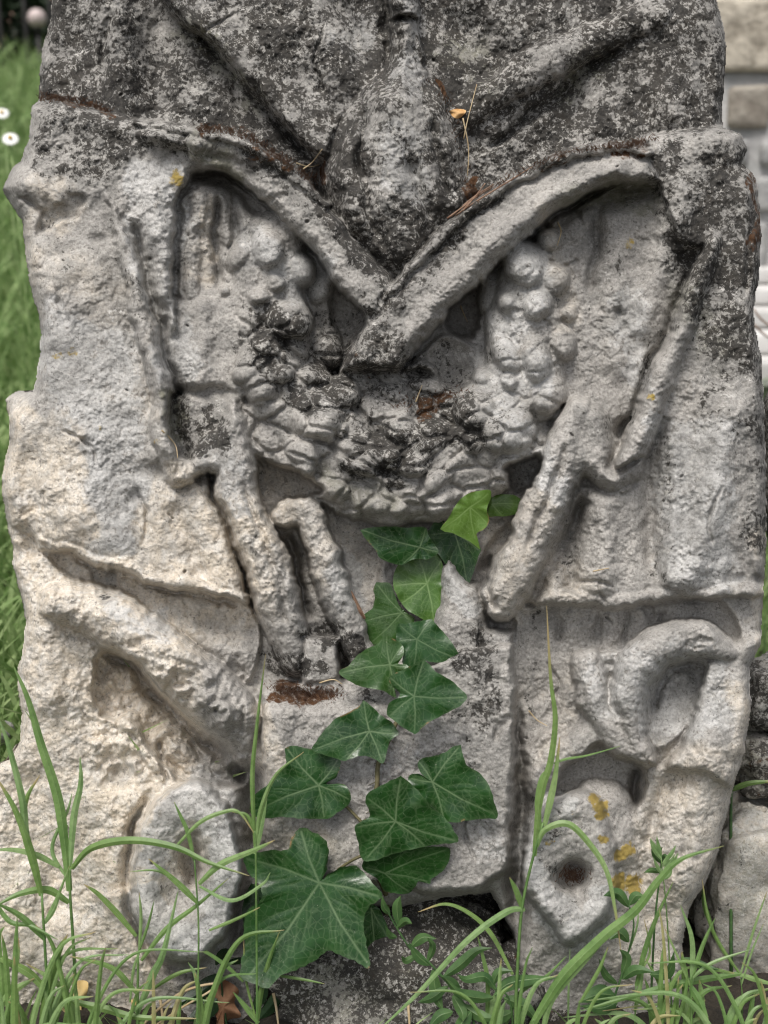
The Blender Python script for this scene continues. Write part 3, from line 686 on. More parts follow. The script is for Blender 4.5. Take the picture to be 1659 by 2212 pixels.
Dm = mx(0.16+0*X0, pstroke([(590, 520), (570, 680), (640, 880), (860, 1020), (1080, 900), (1140, 700), (1150, 590)], 120, 0.36),
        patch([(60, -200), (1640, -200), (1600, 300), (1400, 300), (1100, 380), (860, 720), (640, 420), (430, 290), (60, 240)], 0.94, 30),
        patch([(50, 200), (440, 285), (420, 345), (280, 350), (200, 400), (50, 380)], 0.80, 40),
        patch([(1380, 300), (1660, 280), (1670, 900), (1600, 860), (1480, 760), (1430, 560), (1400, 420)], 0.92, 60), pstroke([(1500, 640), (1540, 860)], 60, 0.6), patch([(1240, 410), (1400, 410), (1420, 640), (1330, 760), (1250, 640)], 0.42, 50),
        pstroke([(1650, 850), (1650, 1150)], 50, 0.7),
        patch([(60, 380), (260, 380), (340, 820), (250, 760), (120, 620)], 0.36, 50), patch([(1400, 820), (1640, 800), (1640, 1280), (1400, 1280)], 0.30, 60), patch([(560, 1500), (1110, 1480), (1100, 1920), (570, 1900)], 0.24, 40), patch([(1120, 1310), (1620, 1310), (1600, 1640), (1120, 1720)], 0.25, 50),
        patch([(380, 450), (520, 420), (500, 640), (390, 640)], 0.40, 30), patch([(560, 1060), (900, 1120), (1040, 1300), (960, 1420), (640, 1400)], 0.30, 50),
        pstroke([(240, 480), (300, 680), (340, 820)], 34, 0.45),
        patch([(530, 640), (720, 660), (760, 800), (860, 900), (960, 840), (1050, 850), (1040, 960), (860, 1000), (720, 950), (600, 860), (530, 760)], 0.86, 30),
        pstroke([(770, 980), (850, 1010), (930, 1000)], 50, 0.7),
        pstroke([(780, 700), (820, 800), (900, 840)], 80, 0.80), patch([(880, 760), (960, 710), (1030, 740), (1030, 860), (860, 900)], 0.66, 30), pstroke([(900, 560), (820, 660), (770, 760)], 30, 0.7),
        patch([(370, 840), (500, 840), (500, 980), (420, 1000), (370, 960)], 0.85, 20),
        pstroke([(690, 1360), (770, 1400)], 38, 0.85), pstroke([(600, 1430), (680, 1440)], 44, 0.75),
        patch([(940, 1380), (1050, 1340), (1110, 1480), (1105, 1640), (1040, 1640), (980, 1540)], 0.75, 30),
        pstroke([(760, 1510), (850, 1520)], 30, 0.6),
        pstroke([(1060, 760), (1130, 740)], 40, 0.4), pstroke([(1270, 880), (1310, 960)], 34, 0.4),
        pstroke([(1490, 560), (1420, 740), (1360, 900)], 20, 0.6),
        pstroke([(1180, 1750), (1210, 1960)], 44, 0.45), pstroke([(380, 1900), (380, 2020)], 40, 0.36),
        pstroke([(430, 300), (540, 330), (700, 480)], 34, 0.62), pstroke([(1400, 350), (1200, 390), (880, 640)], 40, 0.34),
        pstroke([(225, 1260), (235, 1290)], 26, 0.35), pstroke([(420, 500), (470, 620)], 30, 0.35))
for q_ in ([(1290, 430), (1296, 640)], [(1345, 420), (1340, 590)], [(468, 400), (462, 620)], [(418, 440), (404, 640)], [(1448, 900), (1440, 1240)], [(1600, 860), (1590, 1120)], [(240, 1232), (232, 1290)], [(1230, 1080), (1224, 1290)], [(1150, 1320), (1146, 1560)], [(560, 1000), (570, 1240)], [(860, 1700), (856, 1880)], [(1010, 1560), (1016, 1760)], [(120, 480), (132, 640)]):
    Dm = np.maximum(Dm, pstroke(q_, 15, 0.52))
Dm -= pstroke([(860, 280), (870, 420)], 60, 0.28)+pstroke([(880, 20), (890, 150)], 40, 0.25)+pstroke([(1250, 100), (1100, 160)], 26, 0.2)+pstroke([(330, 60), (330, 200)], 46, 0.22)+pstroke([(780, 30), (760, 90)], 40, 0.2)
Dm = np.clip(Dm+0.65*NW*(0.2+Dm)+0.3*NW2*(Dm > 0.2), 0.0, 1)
Wm = mx(patch([(-60, 860), (80, 860), (200, 1000), (330, 1060), (560, 1080), (570, 1320), (400, 1400), (440, 1700), (300, 2240), (-60, 2240)], 1.0, 70), patch([(40, 480), (240, 560), (330, 900), (100, 900)], 0.28, 50),
        patch([(1380, 1650), (1600, 1600), (1540, 1980), (1400, 2240), (1330, 2000)], 0.62, 50),
        patch([(1050, 1130), (1160, 1180), (1300, 1240), (1300, 1320), (1060, 1340)], 0.45, 40),
        pstroke([(1656, 1150), (1650, 1400)], 26, 0.9), pstroke([(1600, 1500), (1600, 1700), (1500, 1940)], 30, 0.7),  # first stroke paints the sunlit strip of the right edge as cream
        pstroke([(440, 440), (430, 600)], 26, 0.6), pstroke([(580, 1100), (690, 1180), (760, 1240)], 90, 0.5), pstroke([(400, 1060), (470, 1240)], 60, 0.6), pstroke([(1150, 1110), (1080, 1280)], 60, 0.45), pstroke([(1200, 1450), (1150, 1620)], 70, 0.3), pstroke([(330, 420), (350, 700)], 50, 0.35), pstroke([(620, 1660), (660, 1840)], 60, 0.35), pstroke([(480, 1100), (560, 1260)], 46, 0.45),
        pstroke([(570, 1540), (590, 1640)], 40, 0.5), pstroke([(1190, 480), (1230, 700)], 40, 0.35), pstroke([(100, 400), (150, 470)], 50, 0.4))
Wm = np.clip(Wm+0.5*NW*(Wm > 0.05), 0, 1)
Wm -= patch([(170, 960), (300, 960), (300, 1210), (230, 1210)], 0.75, 30)+patch([(70, 850), (100, 850), (110, 1000), (70, 1000)], 0.5, 16)
Wm = np.clip(Wm, 0, 1)*(1-0.35*sst(X0, 560, 760))
Lm = mx(0.12+0*X0, patch([(90, 640), (300, 700), (320, 900), (300, 1210), (200, 1210), (170, 960), (80, 840)], 0.55, 40),
        patch([(260, 340), (400, 360), (390, 640), (420, 820), (350, 820), (280, 560)], 0.6, 30),
        patch([(1400, 900), (1600, 900), (1600, 1280), (1430, 1280)], 0.55, 50),
        patch([(1260, 1400), (1560, 1380), (1600, 1560), (1420, 1640), (1280, 1540)], 0.5, 40),
        pstroke([(570, 540), (680, 600)], 60, 0.6), pstroke([(1140, 560), (1060, 800), (1150, 800)], 70, 0.55),
        pstroke([(1350, 640), (1380, 800)], 40, 0.5), pstroke([(1100, 900), (1180, 1040)], 60, 0.5), pstroke([(470, 960), (510, 1080)], 40, 0.4),
        pstroke([(860, 300), (870, 420)], 50, 0.6), pstroke([(790, 20), (760, 100)], 50, 0.5), pstroke([(900, 20), (880, 180)], 40, 0.5),
        pstroke([(440, 1720), (490, 1800), (496, 1960), (400, 2060), (320, 1960)], 56, 1.0), pstroke([(400, 1720), (330, 1850)], 50, 0.6), pstroke([(1200, 1740), (1150, 1880), (1250, 2020), (1320, 1930)], 40, 0.8),
        pstroke([(260, 1320), (330, 1360)], 40, 0.5), pstroke([(640, 1700), (900, 1680), (1060, 1800)], 80, 0.35), pstroke([(740, 1220), (760, 1300)], 40, 0.6),
        pstroke([(990, 1230), (1010, 1320)], 30, 0.7))
def spots(lst):
    o = np.zeros_like(X0)
    for (a, b, r_, v) in lst: o = np.maximum(o, v*(1-sst(np.hypot(XC*0.2+XW*0.8-a, YC*0.2+YW*0.8-b), r_*0.4, r_*1.6)))
    return o
Ym = spots([(382, 385, 18, 0.75), (1280, 1722, 12, 0.95), (1298, 1742, 16, 1), (1302, 1762, 12, 0.9), (1300, 1812, 11, 0.8), (1352, 1838, 18, 0.95), (1340, 1850, 14, 0.9), (1340, 1905, 18, 0.95), (1370, 1905, 20, 0.95), (1375, 1920, 14, 0.8),
            (1410, 852, 10, 0.7), (155, 762, 12, 0.5), (125, 770, 10, 0.5), (1232, 1758, 6, 0.6), (340, 950, 8, 0.6), (1188, 1812, 8, 0.6), (1360, 525, 12, 0.6), (215, 925, 7, 0.5)])
Bm = mx(pstroke([(90, 216), (160, 222), (240, 246)], 12, 0.45), pstroke([(440, 284), (530, 300), (600, 345), (660, 400)], 14, 0.42), pstroke([(1400, 305), (1280, 320), (1180, 350)], 12, 0.4), pstroke([(1330, 325), (1390, 312)], 12, 0.5), pstroke([(600, 1490), (660, 1505), (720, 1508)], 24, 0.6),
        pstroke([(900, 880), (960, 860)], 24, 0.55), pstroke([(1230, 1890), (1240, 1895)], 26, 0.35), pstroke([(405, 1870), (410, 1910)], 16, 0.3), pstroke([(700, 350), (690, 400)], 16, 0.6), pstroke([(1010, 420), (1040, 380)], 16, 0.6),
        pstroke([(1640, 380), (1635, 520)], 14, 0.5), pstroke([(940, 180), (970, 230)], 10, 0.6), pstroke([(760, 700), (800, 830)], 34, 0.3))
Gm = mx(pstroke([(400, 60), (560, 220)], 30, 0.6), pstroke([(1000, 120), (1040, 180)], 50, 0.5), pstroke([(1290, 130), (1200, 210)], 24, 0.6), pstroke([(430, 310), (520, 370)], 24, 0.6), pstroke([(1250, 420), (1390, 420)], 40, 0.6), pstroke([(560, 1750), (700, 1850)], 60, 0.3),
        pstroke([(370, 860), (380, 940)], 22, 0.6), pstroke([(1480, 640), (1560, 760)], 50, 0.35), pstroke([(700, 1040), (900, 1110)], 34, 0.35), pstroke([(30, 1980), (60, 2200)], 60, 0.3))

# ------------------------------------------------------------------ the carved stone, one mesh per carved part
head = empty('carved_headstone', 'weathered carved grey headstone with fruit garland and scroll ends, ivy climbing its middle', 'headstone')
head.location = pt(829, 2150, -60)
V = at(X0, Y0, H)
keep = (SIL[:-1, :-1] > 0) & (SIL[1:, 1:] > 0) & (SIL[1:, :-1] > 0) & (SIL[:-1, 1:] > 0)
ids = ID[:-1, :-1].copy()
base_zone = (ids == K_LOW) & (Y0[:-1, :-1] > 2060)
ids[base_zone] = K_BASE
K_BASE2 = pid('broken_base'); K_LOW2 = pid('lower_relief')
ids[(ids == K_BASE) & (X0[:-1, :-1] > 830)] = K_BASE2; ids[(ids == K_LOW) & (X0[:-1, :-1] > 830)] = K_LOW2
idx = np.arange(NYG*NXG).reshape(NYG, NXG)
# every carved part one connected piece: crumbs join their neighbour, larger islands become parts of their own
from collections import deque
def connect():
    flat = np.where(keep, ids, 0).ravel().tolist(); Wc = ids.shape[1]; n = len(flat); seen = bytearray(n); first = set()
    for st in range(n):
        k = flat[st]
        if not k or seen[st]: continue
        comp = [st]; seen[st] = 1; i = 0; nbk = 0
        while i < len(comp):
            c_ = comp[i]; i += 1
            for d in (1, -1, Wc, -Wc):
                j = c_+d
                if 0 <= j < n:
                    if flat[j] == k:
                        if not seen[j]: seen[j] = 1; comp.append(j)
                    elif flat[j]: nbk = flat[j]
        if len(comp) < 500 and PARTS[k][0] != 'fruit' or len(comp) < 60:
            if nbk:
                for c_ in comp: flat[c_] = nbk
                continue
        if k in first:
            k2 = pid(*PARTS[k])
            for c_ in comp: flat[c_] = k2
        first.add(k)
    ids[:] = np.array(flat, np.int32).reshape(ids.shape)
connect()
quad = np.stack([idx[:-1, :-1], idx[1:, :-1], idx[1:, 1:], idx[:-1, 1:]], -1)
VF = V.reshape(-1, 3); GA = np.stack([Dm, Wm, Lm], -1).reshape(-1, 3); GB = np.stack([Ym, Bm, Gm], -1).reshape(-1, 3)
BACKV = FWD*(0.13)
kp = np.pad(keep, 1)
walls = []      # (row, col, a, b) border edges
for dy, dx, c0, c1 in ((-1, 0, (0, 1), (0, 0)), (1, 0, (1, 0), (1, 1)), (0, -1, (0, 0), (1, 0)), (0, 1, (1, 1), (0, 1))):
    nb = kp[1+dy:kp.shape[0]-1+dy, 1+dx:kp.shape[1]-1+dx]
    jj, ii = np.nonzero(keep & ~nb)
    walls.append(np.stack([jj, ii, idx[jj+c0[0], ii+c0[1]], idx[jj+c1[0], ii+c1[1]]], -1))
walls = np.vstack(walls)
part_obj = {}
for k, (name, par) in PARTS.items():
    sel = keep & (ids == k)
    if sel.sum() < 12: continue
    q = quad[sel]
    u, inv = np.unique(q, return_inverse=True); f = inv.reshape(-1, 4)
    verts = VF[u]; ga = GA[u]; gb = GB[u]
    wsel = walls[ids[walls[:, 0], walls[:, 1]] == k]
    if len(wsel):
        wu, winv = np.unique(wsel[:, 2:], return_inverse=True); winv = winv.reshape(-1, 2)
        n0 = len(verts); pos = np.searchsorted(u, wu)
        rings = [pos]
        for r_, t_ in enumerate((0.12, 0.3, 0.55, 0.8, 1.0)):
            pv_ = VF[wu]; wob = 0.0035*np.sin(pv_[:, [2, 0, 0]]*np.array((70.0, 90.0, 60.0))+pv_[:, [0, 2, 2]]*55+r_*1.7)
            ctr = np.array((0, 0, 0.33))-VF[wu]; ctr[:, 1] = 0; ctr /= np.linalg.norm(ctr, axis=1, keepdims=True)+1e-6
            verts = np.vstack([verts, VF[wu]+BACKV*t_+wob+ctr*0.004*t_]); ga = np.vstack([ga, GA[wu]]); gb = np.vstack([gb, GB[wu]])
            rings.append(n0+r_*len(wu)+np.arange(len(wu)))
        ww = [np.stack([rings[r_][winv[:, 0]], rings[r_][winv[:, 1]], rings[r_+1][winv[:, 1]], rings[r_+1][winv[:, 0]]], -1) for r_ in range(5)]
        f = np.vstack([f]+ww)
    par_o = part_obj[par] if par in part_obj else head
    part_obj[k] = child(name, par_o, verts, f, M_STONE, {'growth': ga, 'tint': gb})
# plain back of the slab
bk = [(128, -150), (83, 200), (30, 420), (60, 700), (20, 1000), (40, 1500), (0, 1700), (0, 2230), (560, 2230), (600, 1970), (1080, 1950), (1140, 2230), (1470, 2230), (1600, 1650), (1640, 1300), (1640, 500), (1590, 320), (1530, -150)]
bv = at([p[0] for p in bk], [p[1] for p in bk], np.full(len(bk), 0.0))+FWD*0.118
child('rear_face', head, bv, [list(range(len(bk)))], M_STONE, {'growth': np.tile((0.4, 0.1, 0.1), (len(bk), 1)), 'tint': np.zeros((len(bk), 3))}, smooth=False)

HB = blur(np.where(SIL > 0, H, 0), 30)
def surf(px, py):
    """height of the carved surface at px, py"""
    i = int(round((px-GX[0])/STEP)); j = int(round((py-GY[0])/STEP))
    return float(H[min(max(j, 0), NYG-1), min(max(i, 0), NXG-1)])
def surfb(px, py):
    i = int(round((px-GX[0])/STEP)); j = int(round((py-GY[0])/STEP))
    return float(HB[min(max(j, 0), NYG-1), min(max(i, 0), NXG-1)])

# ------------------------------------------------------------------ ground
def ground_z(x, y):
    t = np.clip((np.asarray(y, float)-0.35)/4.2, 0, 1)
    return 1.02*(t*t*(3-2*t)*0.35+t*0.65)
ys = np.concatenate([np.linspace(-4, -0.3, 14), np.linspace(-0.28, 0.4, 70), np.linspace(0.45, 6, 60), np.linspace(6.5, 60, 20)])
xs = np.concatenate([np.linspace(-40, -2.2, 14), np.linspace(-2, -0.52, 30), np.linspace(-0.5, 0.5, 100), np.linspace(0.52, 2, 30), np.linspace(2.2, 40, 14)])
gx_, gy_ = np.meshgrid(xs, ys)
near = np.exp(-(gx_/0.6)**2-(gy_/0.5)**2)
gz_ = ground_z(gx_, gy_)+near*0.03*fbm(gx_*3000, gy_*3000, 160, 301, 4, 0.6)-0.004
ii = np.arange(gx_.size).reshape(gx_.shape)
gf = np.stack([ii[:-1, :-1], ii[:-1, 1:], ii[1:, 1:], ii[1:, :-1]], -1).reshape(-1, 4)
tag(mesh_obj('ground', np.stack([gx_, gy_, gz_], -1).reshape(-1, 3), gf, M_SOIL), kind='structure')

# ------------------------------------------------------------------ rocks
def rock(name, label, px, py, h, rx, ry, rz, seed, g3, t3, sub=6, amp=0.22, sq=0.0, cat='rock', group=None):
    bm = bmesh.new(); bmesh.ops.create_icosphere(bm, subdivisions=sub, radius=1)
    c = pt(px, py, h); off = Vector((seed*7.3, seed*3.1, seed*5.7))
    vs = []; cr = []
    for v in bm.verts:
        n = v.co.normalized()
        if sq:
            mxc = max(abs(n.x), abs(n.y), abs(n.z)); n2 = n.lerp(n/mxc*0.92, sq)
        else: n2 = n
        d = 1+amp*mnoise.noise(n*1.3+off)*1.2+amp*0.5*mnoise.noise(n*3.1+off)+amp*0.22*mnoise.noise(n*8+off)+amp*0.12*mnoise.noise(n*20+off)+amp*0.06*mnoise.noise(n*45+off)
        p = n2*d
        vs.append((p.x*rx*S, p.y*rz*S, p.z*ry*S))
        cr.append(0.5+0.5*mnoise.noise(n*2.2+off))
    fs = [[v.index for v in f.verts] for f in bm.faces]; bm.free()
    cr = np.array(cr)
    ga = np.clip(np.array(g3)[None, :]*(0.55+0.9*cr[:, None]), 0, 1); gb = np.clip(np.array(t3)[None, :]*(0.3+1.2*cr[::-1, None]), 0, 1)
    o = mesh_obj(name, np.array(vs), np.array(fs), M_STONE, None, {'growth': ga, 'tint': gb}); o.location = c
    return tag(o, label, cat, group)

rock('rock', 'dark brown flecked boulder lying under the carved middle block and the big ivy leaf', 840, 2135, -70, 330, 205, 190, 1, (1.0, 0.0, 0.0), (0, 0.14, 0.4), amp=0.2, sq=0.4)
rock('rock', 'small dark stone wedged in the gap below the right scroll end', 1180, 2140, -90, 150, 120, 110, 2, (0.85, 0.05, 0.05), (0, 0.3, 0.1), 5)
rock('rock', 'black and white lichened stone at the right edge, topmost of the pile behind the headstone', 1670, 1500, -190, 85, 85, 110, 3, (0.75, 0.1, 0.4), (0.05, 0.2, 0.2), 5, sq=0.4)
rock('rock', 'brown mossy stone in the middle of the pile at the right edge', 1690, 1640, -215, 130, 80, 130, 4, (0.8, 0.1, 0.1), (0, 0.3, 0.4), 5, sq=0.4)
rock('rock', 'big grey and cream boulder leaning behind the lower right corner of the headstone', 1660, 1930, -210, 190, 260, 150, 5, (0.42, 0.5, 0.35), (0.1, 0.1, 0.35), 6, sq=0.45)
rock('rock', 'small white stone with dark spots lying in the grass at the left edge', 2, 1582, -330, 34, 30, 34, 6, (0.3, 0.1, 0.9), (0, 0.1, 0), 4)
rock('rock', 'dark lichened stone standing behind the right edge of the headstone', 1700, 990, -190, 60, 230, 120, 8, (0.72, 0.1, 0.2), (0, 0.2, 0.2), 5)

# ------------------------------------------------------------------ ribbons: grass blades, stalks, oval leaves
def ribbon(pts, wid, prof='blade', n=8, fold=0.25, twist=0.0):
    """pts: (px, py, h); wid in pixels"""
    q = catmull(pts, n); P = at(q[:, 0], q[:, 1], q[:, 2]); m = len(P)
    T = np.gradient(P, axis=0); T /= np.linalg.norm(T, axis=1, keepdims=True)+1e-9
    vd = P-CAM; vd /= np.linalg.norm(vd, axis=1, keepdims=True)
    sd_ = np.cross(T, vd); sd_ /= np.linalg.norm(sd_, axis=1, keepdims=True)+1e-9
    nr = np.cross(sd_, T)
    tw = np.linspace(twist*0.4, twist, m)[:, None]
    s2 = sd_*np.cos(tw)+nr*np.sin(tw); n2 = -sd_*np.sin(tw)+nr*np.cos(tw)
    t = np.linspace(0, 1, m)
    if prof == 'blade': w_ = np.minimum(0.55+1.6*t, 1)*np.clip(1-t**2.6, 0, 1)**0.9
    elif prof == 'oval': w_ = 0.82*np.clip(np.sin(np.pi*np.clip(t*0.97+0.02, 0, 1)**0.75), 0, 1)**1.15
    else: w_ = np.full(m, 1.0)
    hw = (w_*wid*S*0.5*np.clip(1-q[:, 2]*S/DIST, 0.3, 1.3)+0.00012)[:, None]
    V_ = np.stack([P+s2*hw*u+n2*hw*fold*(abs(u)-0.25*math.cos(u*9)) for u in (1, 0.55, 0.12, 0, -0.12, -0.55, -1)], 1).reshape(-1, 3)
    f = []
    for i in range(m-1):
        a = i*7; f += [[a+j, a+j+1, a+j+8, a+j+7] for j in range(6)]
    return V_, f

def rib_attr(V_):
    m = len(V_)//7; r_ = random.random()
    return {'rib': np.stack([np.tile((0.2, 0.0, 0.0, 1.0, 0.0, 0.0, 0.2), m), np.repeat(np.linspace(0, 1, m), 7), np.full(m*7, r_)], -1)}

def tube(pts, rad, n=8, k=6, taper=0.5):
    q = catmull(pts, n); P = at(q[:, 0], q[:, 1], q[:, 2]); m = len(P)
    return tube_w(P, rad*S, k, taper)
def tube_w(P, r, k=6, taper=1.0):
    P = np.asarray(P, float); m = len(P)
    T = np.gradient(P, axis=0); T /= np.linalg.norm(T, axis=1, keepdims=True)+1e-9
    a = np.cross(T, np.array((0.31, 0.85, 0.42))); a /= np.linalg.norm(a, axis=1, keepdims=True)+1e-9; b = np.cross(T, a)
    rr = r*np.linspace(1, taper, m)
    V_ = []
    for j in range(k):
        an = 2*math.pi*j/k; V_.append(P+rr[:, None]*(math.cos(an)*a+math.sin(an)*b))
    V_ = np.stack(V_, 1).reshape(-1, 3); f = []
    for i in range(m-1):
        for j in range(k): f.append([i*k+j, i*k+(j+1) % k, (i+1)*k+(j+1) % k, (i+1)*k+j])
    f.append(list(range(k))[::-1]); f.append([(m-1)*k+j for j in range(k)])
    return V_, f

def ground_py(h):
    return CY+F*((CAM[2])/(DIST-h*S)-math.sin(PITCH))/math.cos(PITCH)

def lz(pts, h0, h1):
    n = len(pts)
    return [(p[0], p[1], p[2] if len(p) > 2 else h0+(h1-h0)*i/max(n-1, 1)) for i, p in enumerate(pts)]

def grass_plant(label, stem, blades, h=150, mats=(M_BLADE, M_BLADE2), name='grass_tuft', cat='grass', group='tall grasses in front of the headstone', srad=4.0):
    """stem: polyline from the foot upwards; blades: (points, width, lean towards viewer)"""
    bx, by = stem[0]
    if 100 < h < 230: h = h+72
    gy0 = max(by, ground_py(h))
    root = empty(name, label, cat, group); root.location = pt(bx, gy0, h)
    st = [(bx, gy0, h)]+[(p[0], p[1], h) for p in stem if p[1] < gy0-4]
    if len(st) > 1:
        v, f = tube(st, srad, 6, 6, 0.6); child('stem', root, v, f, mats[0])
    for i, b in enumerate(blades):
        ps, wid, lean = b[:3]
        v, f = ribbon(lz(ps, h, h+lean), wid, b[3] if len(b) > 3 else 'blade', 8, 0.3, random.uniform(-0.35, 0.35))
        child('leaf' if (len(b) > 3 and b[3] == 'oval') else 'blade', root, v, f, mats[i % 2] if len(b) < 5 else b[4], rib_attr(v))
    return root

def A5(l): return [(x*0.5012, y*0.5012+1403.6) for x, y in l]
def A6(l): return [(x*0.5012+827.5, y*0.5012+1403.6) for x, y in l]

grass_plant('tallest grass at far left with long blade reaching up the cream stone edge', A5([(330, 1600), (318, 1300), (302, 1050), (303, 940)]),
    [(A5([(300, 1040), (275, 800), (245, 620), (175, 400), (120, 210), (50, 52)]), 21, 25), (A5([(302, 930), (318, 720), (347, 580), (345, 460)]), 15, 10), (A5([(298, 1090), (205, 1035), (85, 1052), (-30, 1110)]), 16, 60),
     (A5([(255, 935), (160, 885), (60, 862), (-40, 862)]), 13, 30), (A5([(308, 945), (395, 855), (560, 822), (750, 850), (900, 918), (1075, 975)]), 17, 60), (A5([(300, 1000), (225, 860), (290, 700), (310, 620)]), 8, -20)], 150)
grass_plant('grass with two upright pale blades at the left frame edge', A5([(205, 1600), (200, 1400), (180, 1050)]),
    [(A5([(178, 1060), (140, 900), (70, 700), (-20, 540)]), 16, 20), (A5([(165, 1010), (112, 800), (98, 650), (40, 420), (-10, 280)]), 17, 10), (A5([(150, 900), (105, 760), (115, 640), (172, 540)]), 13, 0), (A5([(190, 1180), (250, 1060), (300, 930)]), 7, 10),
     (A5([(195, 1250), (90, 1150), (-20, 1090)]), 14, 40), (A5([(192, 1180), (232, 1120), (262, 1040)]), 9, 10), (A5([(-40, 1060), (40, 1170), (130, 1190), (250, 1250)]), 10, 20)], 190)
grass_plant('grass of crossing blades standing before the left scroll end', A5([(592, 1600), (596, 1300)]),
    [(A5([(588, 1235), (500, 1130), (420, 1050), (360, 1010)]), 12, 20), (A5([(600, 1300), (608, 1150), (600, 1045)]), 7, 5), (A5([(608, 1340), (720, 1200), (850, 1100), (985, 985)]), 11, 20), (A5([(590, 1570), (660, 1400), (705, 1300), (770, 1030)]), 17, 10),
     (A5([(596, 1310), (640, 1180), (665, 1080)]), 6, 5), (A5([(560, 1520), (575, 1380), (600, 1300), (610, 1200)]), 6, 0), (A5([(590, 1480), (480, 1370), (300, 1320)]), 12, 25)], 160)
grass_plant('thin grass stalk crossing the hole of the left scroll end', A5([(850, 1600), (856, 1200), (838, 900)]),
    [(A5([(838, 910), (810, 790), (780, 720), (750, 655)]), 9, 0), (A5([(856, 1010), (950, 925), (1090, 865), (1185, 820)]), 14, 30), (A5([(852, 1090), (760, 1000), (640, 900)]), 13, 10), (A5([(765, 840), (860, 745), (960, 700), (1030, 700), (1095, 790)]), 9, 0),
     (A5([(840, 1080), (700, 960), (560, 955)]), 6, -10), (A5([(860, 1020), (1000, 1080), (1130, 1010), (1165, 960)]), 8, 30), (A5([(900, 1210), (1020, 1160), (1120, 1110)]), 7, 10)], 185, srad=2.6)
grass_plant('slim upright grass blade along the left edge of the carved middle block', A5([(1108, 1500), (1102, 870), (1098, 780)]),
    [(A5([(1100, 860), (1088, 560), (1105, 350), (1145, 20)]), 10, 15), (A5([(1106, 830), (1125, 690), (1190, 540), (1310, 440)]), 10, 10), (A5([(1100, 800), (1065, 715), (1000, 700)]), 8, 0), (A5([(1098, 880), (1125, 760), (1150, 640)]), 12, 0)], 175, srad=3)
grass_plant('broad pale grass blades filling the bottom left corner', A5([(200, 1640), (195, 1600)]),
    [(A5([(180, 1640), (205, 1500), (240, 1330), (292, 1225)]), 25, 30), (A5([(215, 1640), (262, 1500), (322, 1395)]), 24, 30), (A5([(-20, 1320), (120, 1390), (200, 1470), (300, 1580)]), 17, 10), (A5([(-20, 1560), (60, 1470), (150, 1415)]), 18, 10),
     (A5([(310, 1515), (450, 1548), (600, 1585), (860, 1590)]), 16, 10), (A5([(40, 1640), (50, 1500), (75, 1330), (80, 1240)]), 12, 0), (A5([(-10, 1640), (10, 1480), (-5, 1250), (20, 1190)]), 12, 0), (A5([(330, 1640), (300, 1520), (250, 1440), (110, 1350)]), 16, 10)], 230)
grass_plant('low grass blades below the big ivy leaf at bottom', A5([(1105, 1640), (1108, 1590)]),
    [(A5([(1110, 1600), (1125, 1480), (1160, 1340), (1205, 1215)]), 12, 30), (A5([(1115, 1610), (1060, 1540), (1005, 1475)]), 12, 10), (A5([(660, 1460), (770, 1395), (890, 1370)]), 9, 0), (A5([(1050, 1430), (960, 1350), (860, 1290), (720, 1255)]), 8, 0), (A5([(1100, 1580), (1060, 1420), (1050, 1250)]), 5, 0), (A5([(1200, 1405), (1300, 1420), (1400, 1440)]), 6, 0)], 130, mats=(M_BLADE, M_BLADE))
grass_plant('tall flowering grass rising in front of the right scroll end', A6([(572, 1560), (578, 1400), (598, 1120), (645, 900), (690, 745)]),
    [(A6([(652, 890), (668, 700), (690, 580), (722, 480), (742, 300), (722, 120), (705, -190)]), 15, 20), (A6([(695, 760), (722, 640), (742, 540), (762, 375)]), 15, 5), (A6([(676, 800), (668, 660), (682, 560), (705, 515)]), 14, 0), (A6([(660, 850), (700, 775), (800, 752), (900, 850), (965, 960), (1000, 1120), (1025, 1295)]), 14, 40),
     (A6([(735, 490), (790, 470), (880, 455), (1022, 415)]), 5, 0), (A6([(612, 1118), (530, 1130), (360, 1255), (150, 1480), (-30, 1650)]), 14, 60), (A6([(598, 1110), (575, 1040), (545, 980)]), 13, 10)], 165)
grass_plant('long broad grass blade slanting up across the foot of the right scroll', A6([(640, 1640), (650, 1590)]),
    [(A6([(620, 1660), (700, 1520), (790, 1390), (950, 1235), (1090, 1120), (1190, 990), (1290, 900), (1470, 845)]), 22, 40), (A6([(690, 1640), (730, 1500), (850, 1360), (960, 1240), (1060, 1150)]), 17, 20), (A6([(850, 1520), (930, 1380), (970, 1280)]), 8, 10)], 200)
grass_plant('fine branching grass at right, before the grey boulder', A6([(1545, 1640), (1548, 1500), (1540, 1400)]),
    [(A6([(1540, 1400), (1450, 1270), (1400, 1150), (1375, 990)]), 8, 10), (A6([(1540, 1400), (1600, 1200), (1655, 1040)]), 5, 10), (A6([(1540, 1395), (1300, 1435), (1100, 1485), (840, 1560)]), 15, 30), (A6([(1540, 1400), (1620, 1425), (1700, 1445)]), 11, 10), (A6([(1290, 1335), (1400, 1370), (1540, 1400)]), 10, 0),
     (A6([(1545, 1440), (1590, 1300), (1640, 1180)]), 4, 10), (A6([(1560, 1520), (1640, 1470), (1720, 1450)]), 5, 10)], 150, srad=1.8)
grass_plant('upright grass cluster at lower right under the slanting blade', A6([(1330, 1640), (1328, 1500), (1330, 1400)]),
    [(A6([(1330, 1420), (1380, 1270), (1432, 1155)]), 9, 10), (A6([(1330, 1440), (1332, 1250), (1282, 1100)]), 11, 5), (A6([(1325, 1450), (1370, 1530), (1410, 1640)]), 17, 20), (A6([(1325, 1420), (1420, 1350), (1590, 1290)]), 8, 10), (A6([(1260, 1640), (1310, 1440), (1290, 1300)]), 7, 0), (A6([(1330, 1460), (1260, 1300), (1210, 1190)]), 5, 0)], 175, srad=3)
